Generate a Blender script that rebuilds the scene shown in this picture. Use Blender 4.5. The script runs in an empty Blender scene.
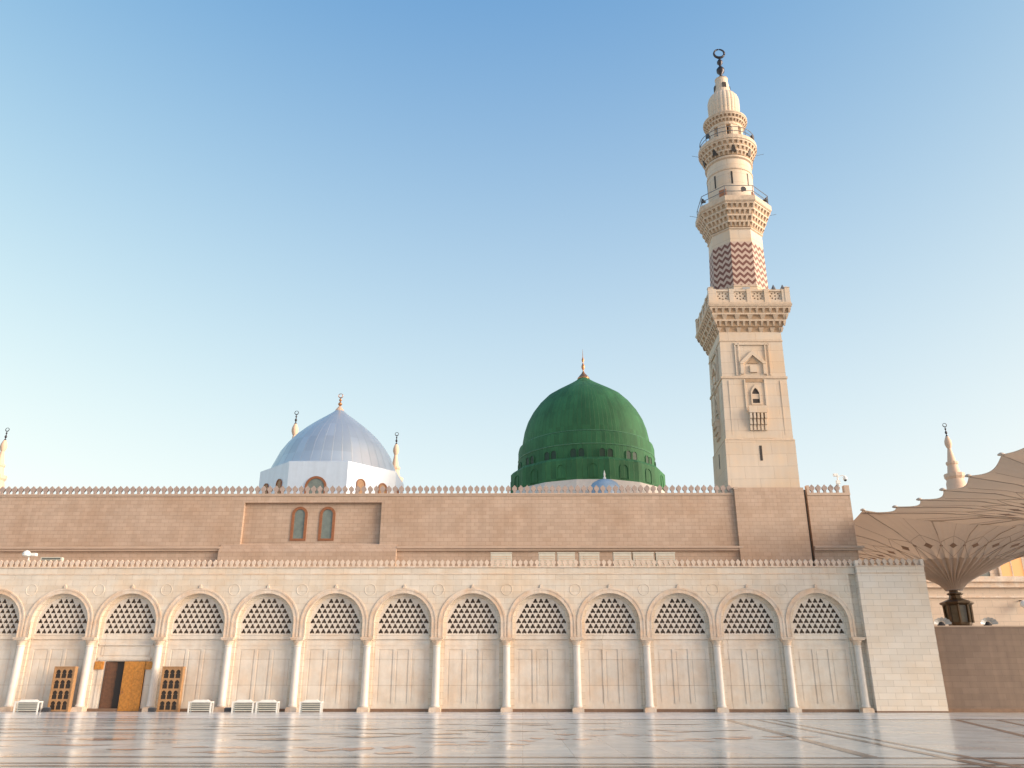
import bpy, math, random
from mathutils import Vector, Matrix
from mathutils.geometry import tessellate_polygon
random.seed(7)
PI = math.pi
SC = bpy.context.scene
COL = SC.collection

# ------------------------------------------------------------------ camera
cam_data = bpy.data.cameras.new('camera')
cam = bpy.data.objects.new('camera', cam_data)
COL.objects.link(cam)
PITCH, YAW, ROLL = 0.3579, -0.0123, 0.0007
fw = Vector((math.sin(YAW)*math.cos(PITCH), math.cos(YAW)*math.cos(PITCH), math.sin(PITCH)))
rt = Vector((math.cos(YAW), -math.sin(YAW), 0)); up = rt.cross(fw)
r2 = rt*math.cos(ROLL)+up*math.sin(ROLL); u2 = -rt*math.sin(ROLL)+up*math.cos(ROLL)
M3 = Matrix((r2, u2, -fw)).transposed()
cam.matrix_world = Matrix.Translation((0, 0, 1.44)) @ M3.to_4x4()
cam_data.sensor_width = 36.0
cam_data.lens = 36.0*818.2/1024
cam_data.clip_start = 0.1
cam_data.clip_end = 6000
SC.camera = cam

# ------------------------------------------------------------------ light
SUN_EL, SUN_AZ = math.radians(12), math.radians(107)      # azimuth clockwise from +Y (the facade's far side)
world = bpy.data.worlds.new('World'); SC.world = world; world.use_nodes = True
wn = world.node_tree; wn.nodes.clear()
sky = wn.nodes.new('ShaderNodeTexSky'); sky.sky_type = 'NISHITA'; sky.sun_disc = False
sky.sun_elevation = SUN_EL; sky.sun_rotation = SUN_AZ
sky.air_density = 1.0; sky.dust_density = 6.0; sky.ozone_density = 1.0; sky.altitude = 600
bg = wn.nodes.new('ShaderNodeBackground'); bg.inputs['Strength'].default_value = 0.15
wo = wn.nodes.new('ShaderNodeOutputWorld')
ssep = wn.nodes.new('ShaderNodeSeparateColor'); scmb = wn.nodes.new('ShaderNodeCombineColor')   # white balance and tone of the photograph, per channel
wn.links.new(sky.outputs[0], ssep.inputs[0])
for ch, (gam, gain) in enumerate(((1.85, 7.6), (1.03, 2.27), (0.40, 1.08))):
    m1 = wn.nodes.new('ShaderNodeMath'); m1.operation = 'MULTIPLY'; m1.inputs[1].default_value = 0.15; wn.links.new(ssep.outputs[ch], m1.inputs[0])
    m2 = wn.nodes.new('ShaderNodeMath'); m2.operation = 'POWER'; m2.inputs[1].default_value = gam; wn.links.new(m1.outputs[0], m2.inputs[0])
    m3 = wn.nodes.new('ShaderNodeMath'); m3.operation = 'MULTIPLY'; m3.inputs[1].default_value = gain/0.522; wn.links.new(m2.outputs[0], m3.inputs[0])
    m4 = wn.nodes.new('ShaderNodeMath'); m4.operation = 'MINIMUM'; m4.inputs[1].default_value = (9.0, 7.0, 5.0)[ch]; wn.links.new(m3.outputs[0], m4.inputs[0])
    wn.links.new(m4.outputs[0], scmb.inputs[ch])
# pale haze low in the sky, by the height of the view direction
tcw = wn.nodes.new('ShaderNodeTexCoord'); spw = wn.nodes.new('ShaderNodeSeparateXYZ'); wn.links.new(tcw.outputs['Generated'], spw.inputs[0])
hz = wn.nodes.new('ShaderNodeMapRange'); hz.inputs[1].default_value = 0.0; hz.inputs[2].default_value = 0.9; hz.inputs[3].default_value = 1.0; hz.inputs[4].default_value = 0.0
wn.links.new(spw.outputs[2], hz.inputs[0])
hp = wn.nodes.new('ShaderNodeMath'); hp.operation = 'POWER'; hp.inputs[1].default_value = 1.45; wn.links.new(hz.outputs[0], hp.inputs[0])
hm = wn.nodes.new('ShaderNodeMath'); hm.operation = 'MULTIPLY'; hm.inputs[1].default_value = 0.95; wn.links.new(hp.outputs[0], hm.inputs[0])
hx = wn.nodes.new('ShaderNodeMix'); hx.data_type = 'RGBA'; wn.links.new(hm.outputs[0], hx.inputs[0]); wn.links.new(scmb.outputs[0], hx.inputs[6])
hx.inputs[7].default_value = (0.92/0.522, 0.965/0.522, 0.955/0.522, 1)
wn.links.new(hx.outputs[2], bg.inputs[0]); wn.links.new(bg.outputs[0], wo.inputs[0])
sun_d = bpy.data.lights.new('sun', 'SUN'); sun = bpy.data.objects.new('sun', sun_d); COL.objects.link(sun)
sun_d.energy = 1.75; sun_d.angle = math.radians(38); sun_d.color = (1.0, 0.86, 0.73)
sdir = Vector((math.sin(SUN_AZ)*math.cos(SUN_EL), math.cos(SUN_AZ)*math.cos(SUN_EL), math.sin(SUN_EL)))
sun.rotation_euler = sdir.to_track_quat('Z', 'Y').to_euler()
SC.view_settings.view_transform = 'Standard'; SC.view_settings.look = 'None'
SC.view_settings.exposure = 1.93; SC.view_settings.gamma = 1.0; SC.view_settings.use_curve_mapping = False

# ------------------------------------------------------------------ materials
def mat(name, color, rough=0.7, metal=0.0, noise=0.0, nscale=1.5, joints=None, jcol=None, bump=0.0, bscale=20, spec=0.5, vary=0.06, streak=0.0, tint=None, tscale=0.45):
    """joints = (block_length, course_height, mortar) in metres; noise = strength of mottling; streak = vertical weather streaks"""
    m = bpy.data.materials.new(name); m.use_nodes = True
    nt = m.node_tree; N = nt.nodes; L = nt.links
    b = N['Principled BSDF']; b.inputs['Roughness'].default_value = rough; b.inputs['Metallic'].default_value = metal
    b.inputs['Specular IOR Level'].default_value = spec
    geo = N.new('ShaderNodeNewGeometry')
    sep = N.new('ShaderNodeSeparateXYZ'); L.new(geo.outputs['Position'], sep.inputs[0])
    c = N.new('ShaderNodeRGB'); c.outputs[0].default_value = (*color, 1); out = c.outputs[0]
    height = None
    if joints:
        ad = N.new('ShaderNodeMath'); ad.operation = 'ADD'; L.new(sep.outputs[0], ad.inputs[0]); L.new(sep.outputs[1], ad.inputs[1])
        cb = N.new('ShaderNodeCombineXYZ'); L.new(ad.outputs[0], cb.inputs[0]); L.new(sep.outputs[2], cb.inputs[1])
        br = N.new('ShaderNodeTexBrick'); L.new(cb.outputs[0], br.inputs['Vector'])
        br.inputs['Scale'].default_value = 1.0; br.inputs['Brick Width'].default_value = joints[0]
        br.inputs['Row Height'].default_value = joints[1]; br.inputs['Mortar Size'].default_value = joints[2]
        br.inputs['Mortar Smooth'].default_value = 0.3; br.inputs['Bias'].default_value = 0.0
        k = vary
        br.inputs['Color1'].default_value = (*[min(1, v*(1+k)) for v in color], 1)
        br.inputs['Color2'].default_value = (*[v*q for v, q in zip(color, (1-k*0.8, 1-k, 1-k*1.3))], 1)
        br.inputs['Mortar'].default_value = (*(jcol or [v*0.6 for v in color]), 1)
        out = br.outputs['Color']; height = br.outputs['Fac']
    if tint:
        nt_ = N.new('ShaderNodeTexNoise'); nt_.inputs['Scale'].default_value = tscale; nt_.inputs['Detail'].default_value = 7; nt_.inputs['Roughness'].default_value = 0.65
        L.new(geo.outputs['Position'], nt_.inputs['Vector'])
        mt = N.new('ShaderNodeMapRange'); mt.inputs[1].default_value = 0.42; mt.inputs[2].default_value = 0.66; mt.inputs[4].default_value = 1.0; L.new(nt_.outputs[0], mt.inputs[0])
        mq = N.new('ShaderNodeMix'); mq.data_type = 'RGBA'; mq.blend_type = 'MULTIPLY'; L.new(mt.outputs[0], mq.inputs[0]); L.new(out, mq.inputs[6]); mq.inputs[7].default_value = (*tint, 1)
        out = mq.outputs[2]
    if noise:
        n1 = N.new('ShaderNodeTexNoise'); n1.inputs['Scale'].default_value = nscale; n1.inputs['Detail'].default_value = 6
        n1.inputs['Roughness'].default_value = 0.6
        L.new(geo.outputs['Position'], n1.inputs['Vector'])
        mr = N.new('ShaderNodeMapRange'); mr.inputs[1].default_value = 0.3; mr.inputs[2].default_value = 0.7
        mr.inputs[3].default_value = 1-noise; mr.inputs[4].default_value = 1+noise; L.new(n1.outputs[0], mr.inputs[0])
        mx = N.new('ShaderNodeVectorMath'); mx.operation = 'SCALE'; L.new(out, mx.inputs[0]); L.new(mr.outputs[0], mx.inputs['Scale'])
        out = mx.outputs[0]
    if streak:
        mp = N.new('ShaderNodeMapping'); mp.inputs['Scale'].default_value = (3.0, 3.0, 0.12); L.new(geo.outputs['Position'], mp.inputs[0])
        n2 = N.new('ShaderNodeTexNoise'); n2.inputs['Scale'].default_value = 1.0; n2.inputs['Detail'].default_value = 4
        L.new(mp.outputs[0], n2.inputs['Vector'])
        mr = N.new('ShaderNodeMapRange'); mr.inputs[1].default_value = 0.35; mr.inputs[2].default_value = 0.7
        mr.inputs[3].default_value = 1+streak*0.4; mr.inputs[4].default_value = 1-streak; L.new(n2.outputs[0], mr.inputs[0])
        mx = N.new('ShaderNodeVectorMath'); mx.operation = 'SCALE'; L.new(out, mx.inputs[0]); L.new(mr.outputs[0], mx.inputs['Scale'])
        out = mx.outputs[0]
    L.new(out, b.inputs['Base Color'])
    if bump or joints:
        bp = N.new('ShaderNodeBump'); bp.inputs['Distance'].default_value = 0.02; bp.inputs['Strength'].default_value = 0.5
        if joints:
            inv = N.new('ShaderNodeMath'); inv.operation = 'SUBTRACT'; inv.inputs[0].default_value = 1; L.new(height, inv.inputs[1])
            h = inv.outputs[0]
        if bump:
            n3 = N.new('ShaderNodeTexNoise'); n3.inputs['Scale'].default_value = bscale; n3.inputs['Detail'].default_value = 5
            L.new(geo.outputs['Position'], n3.inputs['Vector'])
            mu = N.new('ShaderNodeMath'); mu.operation = 'MULTIPLY'; mu.inputs[1].default_value = bump; L.new(n3.outputs[0], mu.inputs[0])
            if joints:
                a2 = N.new('ShaderNodeMath'); a2.operation = 'ADD'; L.new(h, a2.inputs[0]); L.new(mu.outputs[0], a2.inputs[1]); h = a2.outputs[0]
            else: h = mu.outputs[0]
        L.new(h, bp.inputs['Height']); L.new(bp.outputs[0], b.inputs['Normal'])
    return m

CREAM = (0.65, 0.58, 0.485)
M = {}
M['arcade'] = mat('cream_ashlar', CREAM, 0.62, tint=(1.0, 0.90, 0.80), noise=0.06, nscale=0.8, joints=(1.25, 0.43, 0.008), jcol=(0.38, 0.29, 0.21), bump=0.3, vary=0.05, streak=0.05)
M['pylon'] = mat('pale_ashlar', (0.74, 0.66, 0.565), 0.6, tint=(1.0, 0.94, 0.87), noise=0.04, nscale=0.8, joints=(1.15, 0.42, 0.009), jcol=(0.42, 0.35, 0.28), bump=0.3, vary=0.05)
M['trim'] = mat('pink_cream_trim', (0.64, 0.54, 0.44), 0.6, tint=(1.0, 0.84, 0.70), tscale=0.8, noise=0.12, nscale=2.2, joints=(0.55, 5.0, 0.006), jcol=(0.45, 0.32, 0.22), bump=0.3)
M['panel'] = mat('panel_stone', (0.69, 0.62, 0.53), 0.6, tint=(0.97, 0.88, 0.80), tscale=0.7, noise=0.08, nscale=1.3, joints=(9.0, 1.75, 0.012), jcol=(0.42, 0.32, 0.22), bump=0.3, streak=0.07)
M['lattice'] = mat('lattice_stone', (0.64, 0.57, 0.49), 0.6, noise=0.07, nscale=3, bump=0.3)
M['column'] = mat('white_marble_column', (0.66, 0.60, 0.53), 0.45, noise=0.07, nscale=2.5, streak=0.05)
M['base'] = mat('brown_plinth', (0.22, 0.13, 0.08), 0.5, noise=0.15, nscale=3)
M['dark'] = mat('dark_opening', (0.035, 0.026, 0.02), 0.6)
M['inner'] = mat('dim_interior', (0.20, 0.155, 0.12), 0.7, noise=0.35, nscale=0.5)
M['wall2'] = mat('pink_brown_stone', (0.465, 0.345, 0.26), 0.7, tint=(0.92, 0.86, 0.80), tscale=0.25, noise=0.06, nscale=0.6, joints=(0.62, 0.31, 0.012), jcol=(0.33, 0.23, 0.165), bump=0.4, vary=0.065, streak=0.06)
M['wall2s'] = mat('pink_brown_smooth', (0.475, 0.355, 0.268), 0.7, noise=0.08, nscale=1.2, bump=0.3)
M['merlon2'] = mat('greyish_pink_merlon', (0.36, 0.28, 0.24), 0.7, noise=0.15, nscale=2.0)
M['merlon1'] = mat('cream_merlon', (0.64, 0.51, 0.40), 0.6, noise=0.1, nscale=2.0)
M['minaret'] = mat('minaret_stone', (0.62, 0.515, 0.405), 0.65, tint=(0.96, 0.86, 0.74), tscale=0.35, noise=0.07, nscale=0.7, joints=(2.3, 1.05, 0.010), jcol=(0.38, 0.28, 0.20), bump=0.3, vary=0.03, streak=0.05)
M['carve'] = mat('carved_stone', (0.56, 0.43, 0.31), 0.7, noise=0.16, nscale=3.0, bump=1.2, bscale=9)
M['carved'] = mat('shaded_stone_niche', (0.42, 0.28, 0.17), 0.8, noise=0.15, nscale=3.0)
M['finial'] = mat('dark_bronze', (0.05, 0.045, 0.05), 0.35, metal=0.7)
M['gold'] = mat('gilded_copper', (0.50, 0.24, 0.11), 0.35, metal=0.8, noise=0.1)
M['silver'] = mat('pale_metal', (0.40, 0.40, 0.39), 0.5, metal=0.6)
M['glass'] = mat('grey_green_glass', (0.16, 0.19, 0.17), 0.15, noise=0.2, nscale=2)
M['wood'] = mat('brown_wood_frame', (0.26, 0.10, 0.04), 0.5, noise=0.2, nscale=6)
M['doorgold'] = mat('carved_gilded_wood', (0.50, 0.21, 0.035), 0.45, noise=0.28, nscale=7, bump=1.0, bscale=14)
M['doordark'] = mat('dark_brown_door', (0.09, 0.035, 0.013), 0.45, noise=0.3, nscale=5, bump=1.0, bscale=14)
M['latgold'] = mat('tan_wood_lattice', (0.36, 0.20, 0.09), 0.5, noise=0.15, nscale=6)
M['white'] = mat('white_paint', (0.78, 0.77, 0.72), 0.45, noise=0.05, nscale=4)
M['ac'] = mat('pale_grey_enamel', (0.58, 0.56, 0.47), 0.5, noise=0.08, nscale=3)
M['black'] = mat('dark_grey_plastic', (0.04, 0.04, 0.045), 0.5)
M['rail'] = mat('grey_iron_rail', (0.16, 0.17, 0.18), 0.45, metal=0.3)
M['reddoor'] = mat('red_brown_door', (0.36, 0.15, 0.07), 0.6, noise=0.1)
M['bluedome'] = mat('blue_lead', (0.26, 0.37, 0.50), 0.4, noise=0.1)
M['whitemetal'] = mat('white_sheet_cladding', (0.58, 0.655, 0.74), 0.38, metal=0.3, noise=0.04, streak=0.05)
M['farstone'] = mat('distant_pink_stone', (0.62, 0.44, 0.32), 0.7, noise=0.06)
M['boundary'] = mat('brown_block_wall', (0.205, 0.14, 0.102), 0.65, noise=0.10, nscale=0.7, joints=(1.2, 0.4, 0.012), jcol=(0.14, 0.095, 0.07), bump=0.3, vary=0.06, streak=0.08)
M['hotel'] = mat('pale_granite', (0.58, 0.46, 0.35), 0.6, noise=0.05, joints=(2.0, 0.9, 0.02), vary=0.04)
M['bronze'] = mat('olive_bronze', (0.09, 0.062, 0.035), 0.4, metal=0.4, noise=0.2, nscale=3)
M['lampglass'] = mat('grey_lamp_glass', (0.10, 0.10, 0.08), 0.15, noise=0.2, nscale=1.5)
M['seam'] = mat('dark_joint', (0.11, 0.09, 0.07), 0.8)

def emis(name, col, s):
    m = bpy.data.materials.new(name); m.use_nodes = True; b = m.node_tree.nodes['Principled BSDF']
    b.inputs['Base Color'].default_value = (*[c*0.25 for c in col], 1); b.inputs['Emission Color'].default_value = (*col, 1); b.inputs['Emission Strength'].default_value = s
    return m
M['litwin'] = emis('lit_window', (1.0, 0.45, 0.16), 0.25)

def dome_mat(name, color, n, blotch=0.18, seam=0.75, rough=0.45, patch=0.12, metal=0.0):
    """sheet metal dome: vertical seams round the axis plus weathered streaks (object coordinates, axis at the object's origin)"""
    m = bpy.data.materials.new(name); m.use_nodes = True
    nt = m.node_tree; N = nt.nodes; L = nt.links; b = N['Principled BSDF']; b.inputs['Roughness'].default_value = rough; b.inputs['Metallic'].default_value = metal
    tc = N.new('ShaderNodeTexCoord'); sep = N.new('ShaderNodeSeparateXYZ'); L.new(tc.outputs['Object'], sep.inputs[0])
    at = N.new('ShaderNodeMath'); at.operation = 'ARCTAN2'; L.new(sep.outputs[1], at.inputs[0]); L.new(sep.outputs[0], at.inputs[1])
    mu = N.new('ShaderNodeMath'); mu.operation = 'MULTIPLY'; mu.inputs[1].default_value = n/(2*PI); L.new(at.outputs[0], mu.inputs[0])
    ad = N.new('ShaderNodeMath'); ad.operation = 'ADD'; ad.inputs[1].default_value = 500; L.new(mu.outputs[0], ad.inputs[0])
    fr = N.new('ShaderNodeMath'); fr.operation = 'FRACT'; L.new(ad.outputs[0], fr.inputs[0])
    cr = N.new('ShaderNodeValToRGB'); e = cr.color_ramp.elements
    e[0].position = 0.0; e[0].color = (1, 1, 1, 1); e[1].position = 0.12; e[1].color = (0, 0, 0, 1)
    L.new(fr.outputs[0], cr.inputs[0])
    fl = N.new('ShaderNodeMath'); fl.operation = 'FLOOR'; L.new(ad.outputs[0], fl.inputs[0])
    zz = N.new('ShaderNodeMath'); zz.operation = 'MULTIPLY'; zz.inputs[1].default_value = 0.55; L.new(sep.outputs[2], zz.inputs[0])
    zf = N.new('ShaderNodeMath'); zf.operation = 'FLOOR'; L.new(zz.outputs[0], zf.inputs[0])
    cb = N.new('ShaderNodeCombineXYZ'); L.new(fl.outputs[0], cb.inputs[0]); L.new(zf.outputs[0], cb.inputs[1])
    wnz = N.new('ShaderNodeTexWhiteNoise'); L.new(cb.outputs[0], wnz.inputs['Vector'])
    mr = N.new('ShaderNodeMapRange'); mr.inputs[3].default_value = 1-patch; mr.inputs[4].default_value = 1+patch; L.new(wnz.outputs['Value'], mr.inputs[0])
    n1 = N.new('ShaderNodeTexNoise'); n1.inputs['Scale'].default_value = 0.5; n1.inputs['Detail'].default_value = 5; L.new(tc.outputs['Object'], n1.inputs['Vector'])
    mr2 = N.new('ShaderNodeMapRange'); mr2.inputs[1].default_value = .3; mr2.inputs[2].default_value = .7; mr2.inputs[3].default_value = 1-blotch; mr2.inputs[4].default_value = 1+blotch
    L.new(n1.outputs[0], mr2.inputs[0])
    m1 = N.new('ShaderNodeMath'); m1.operation = 'MULTIPLY'; L.new(mr.outputs[0], m1.inputs[0]); L.new(mr2.outputs[0], m1.inputs[1])
    mx = N.new('ShaderNodeMix'); mx.data_type = 'FLOAT'; L.new(cr.outputs[0], mx.inputs[0]); mx.inputs[2].default_value = 1.0; mx.inputs[3].default_value = seam
    m2 = N.new('ShaderNodeMath'); m2.operation = 'MULTIPLY'; L.new(m1.outputs[0], m2.inputs[0]); L.new(mx.outputs[0], m2.inputs[1])
    sc = N.new('ShaderNodeVectorMath'); sc.operation = 'SCALE'; sc.inputs[0].default_value = color; L.new(m2.outputs[0], sc.inputs['Scale'])
    L.new(sc.outputs[0], b.inputs['Base Color'])
    bp = N.new('ShaderNodeBump'); bp.inputs['Distance'].default_value = 0.05; bp.inputs['Strength'].default_value = 0.6; L.new(cr.outputs[0], bp.inputs['Height'])
    L.new(bp.outputs[0], b.inputs['Normal'])
    b.inputs['Specular IOR Level'].default_value = 0.3
    return m
M['green'] = dome_mat('green_painted_lead', (0.036, 0.14, 0.056), 96, seam=0.8, patch=0.14, rough=0.68)
M['greenwin'] = mat('dark_green_recess', (0.012, 0.045, 0.022), 0.6)
M['greenpale'] = mat('pale_green_rim', (0.09, 0.22, 0.12), 0.5, noise=0.2)  # paler green for the thin rings on the drum
M['silverdome'] = dome_mat('silver_blue_sheet', (0.50, 0.56, 0.60), 40, blotch=0.05, seam=0.84, patch=0.07, rough=0.33, metal=0.5)

def chevron_mat():
    m = bpy.data.materials.new('red_cream_chevrons'); m.use_nodes = True
    nt = m.node_tree; N = nt.nodes; L = nt.links; b = N['Principled BSDF']; b.inputs['Roughness'].default_value = 0.65
    uv = N.new('ShaderNodeUVMap'); uv.uv_map = 'UVMap'; sep = N.new('ShaderNodeSeparateXYZ'); L.new(uv.outputs[0], sep.inputs[0])
    def math_(op, a, bb=None):
        n = N.new('ShaderNodeMath'); n.operation = op
        for i, v in enumerate((a, bb)):
            if v is None: continue
            if isinstance(v, (int, float)): n.inputs[i].default_value = v
            else: L.new(v, n.inputs[i])
        return n.outputs[0]
    tri = math_('PINGPONG', sep.outputs[0], 0.5)           # 0..0.5, u counts zigzags
    band = math_('FRACT', math_('ADD', sep.outputs[1], math_('MULTIPLY', tri, 1.1)))
    mask = math_('LESS_THAN', band, 0.5)
    mx = N.new('ShaderNodeMix'); mx.data_type = 'RGBA'; L.new(mask, mx.inputs[0])
    mx.inputs[6].default_value = (0.52, 0.38, 0.30, 1); mx.inputs[7].default_value = (0.17, 0.07, 0.05, 1)
    L.new(mx.outputs[2], b.inputs['Base Color'])
    return m
M['chevron'] = chevron_mat()

def floor_mat(name, c1, c2, rough, tile=(1.2, 1.2), joint=0.006):
    m = bpy.data.materials.new(name); m.use_nodes = True
    nt = m.node_tree; N = nt.nodes; L = nt.links; b = N['Principled BSDF']
    geo = N.new('ShaderNodeNewGeometry')
    br = N.new('ShaderNodeTexBrick'); L.new(geo.outputs['Position'], br.inputs['Vector']); br.offset = 0.0
    br.inputs['Scale'].default_value = 1; br.inputs['Brick Width'].default_value = tile[0]; br.inputs['Row Height'].default_value = tile[1]
    br.inputs['Mortar Size'].default_value = joint; br.inputs['Color1'].default_value = (*c1, 1); br.inputs['Color2'].default_value = (*c2, 1)
    br.inputs['Mortar'].default_value = (*[v*0.55 for v in c1], 1)
    n1 = N.new('ShaderNodeTexNoise'); n1.inputs['Scale'].default_value = 0.9; n1.inputs['Detail'].default_value = 8; n1.inputs['Distortion'].default_value = 1.5
    L.new(geo.outputs['Position'], n1.inputs['Vector'])
    mr = N.new('ShaderNodeMapRange'); mr.inputs[1].default_value = .3; mr.inputs[2].default_value = .7; mr.inputs[3].default_value = 0.86; mr.inputs[4].default_value = 1.08
    L.new(n1.outputs[0], mr.inputs[0])
    sc = N.new('ShaderNodeVectorMath'); sc.operation = 'SCALE'; L.new(br.outputs['Color'], sc.inputs[0]); L.new(mr.outputs[0], sc.inputs['Scale'])
    L.new(sc.outputs[0], b.inputs['Base Color'])
    n2 = N.new('ShaderNodeTexNoise'); n2.inputs['Scale'].default_value = 0.35; n2.inputs['Detail'].default_value = 4
    L.new(geo.outputs['Position'], n2.inputs['Vector'])
    mr2 = N.new('ShaderNodeMapRange'); mr2.inputs[1].default_value = .3; mr2.inputs[2].default_value = .7; mr2.inputs[3].default_value = rough*0.7; mr2.inputs[4].default_value = rough*1.4
    L.new(n2.outputs[0], mr2.inputs[0]); L.new(mr2.outputs[0], b.inputs['Roughness'])
    # very slight unevenness of the slabs
    n3 = N.new('ShaderNodeTexNoise'); n3.inputs['Scale'].default_value = 1.6; n3.inputs['Detail'].default_value = 3; L.new(geo.outputs['Position'], n3.inputs['Vector'])
    bp = N.new('ShaderNodeBump'); bp.inputs['Distance'].default_value = 0.002; bp.inputs['Strength'].default_value = 0.5; L.new(n3.outputs[0], bp.inputs['Height'])
    L.new(bp.outputs[0], b.inputs['Normal'])
    return m
M['marble'] = floor_mat('polished_marble', (0.49, 0.52, 0.495), (0.43, 0.455, 0.435), 0.19)
M['marblepale'] = floor_mat('pale_marble_strip', (0.66, 0.68, 0.68), (0.60, 0.62, 0.62), 0.19)
M['bandgrey'] = floor_mat('dark_grey_marble', (0.09, 0.085, 0.08), (0.11, 0.10, 0.095), 0.15)
M['bandbrown'] = floor_mat('brown_marble', (0.17, 0.135, 0.11), (0.21, 0.165, 0.135), 0.15)
M['bandred'] = floor_mat('red_marble', (0.42, 0.24, 0.165), (0.37, 0.22, 0.15), 0.15)
M['farground'] = mat('pale_paving', (0.40, 0.37, 0.33), 0.6, noise=0.1, nscale=0.1)

def fabric_mat():
    m = mat('beige_parasol_fabric', (0.60, 0.515, 0.43), 0.85, noise=0.05, nscale=1.2)
    nt = m.node_tree
    tc = nt.nodes.new('ShaderNodeTexCoord'); sp = nt.nodes.new('ShaderNodeSeparateXYZ'); nt.links.new(tc.outputs['Object'], sp.inputs[0])
    at = nt.nodes.new('ShaderNodeMath'); at.operation = 'ARCTAN2'; nt.links.new(sp.outputs[1], at.inputs[0]); nt.links.new(sp.outputs[0], at.inputs[1])
    ns = nt.nodes.new('ShaderNodeTexNoise'); ns.noise_dimensions = '1D'; ns.inputs['Scale'].default_value = 22; ns.inputs['Detail'].default_value = 4; nt.links.new(at.outputs[0], ns.inputs['W'])
    bp = nt.nodes.new('ShaderNodeBump'); bp.inputs['Distance'].default_value = 0.35; bp.inputs['Strength'].default_value = 0.8; nt.links.new(ns.outputs[0], bp.inputs['Height'])
    nt.links.new(bp.outputs[0], nt.nodes['Principled BSDF'].inputs['Normal'])
    tr = nt.nodes.new('ShaderNodeBsdfTranslucent'); tr.inputs[0].default_value = (0.70, 0.61, 0.52, 1)
    mx = nt.nodes.new('ShaderNodeMixShader'); mx.inputs[0].default_value = 0.62
    nt.links.new(nt.nodes['Principled BSDF'].outputs[0], mx.inputs[1]); nt.links.new(tr.outputs[0], mx.inputs[2])
    nt.links.new(mx.outputs[0], nt.nodes['Material Output'].inputs['Surface'])
    return m
M['fabric'] = fabric_mat()
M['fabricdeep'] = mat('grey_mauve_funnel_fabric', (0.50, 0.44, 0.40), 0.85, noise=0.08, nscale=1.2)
M['fabricline'] = mat('dark_fabric_pattern', (0.28, 0.20, 0.155), 0.85)
M['strut'] = mat('pale_steel_strut', (0.46, 0.38, 0.31), 0.5)

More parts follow.
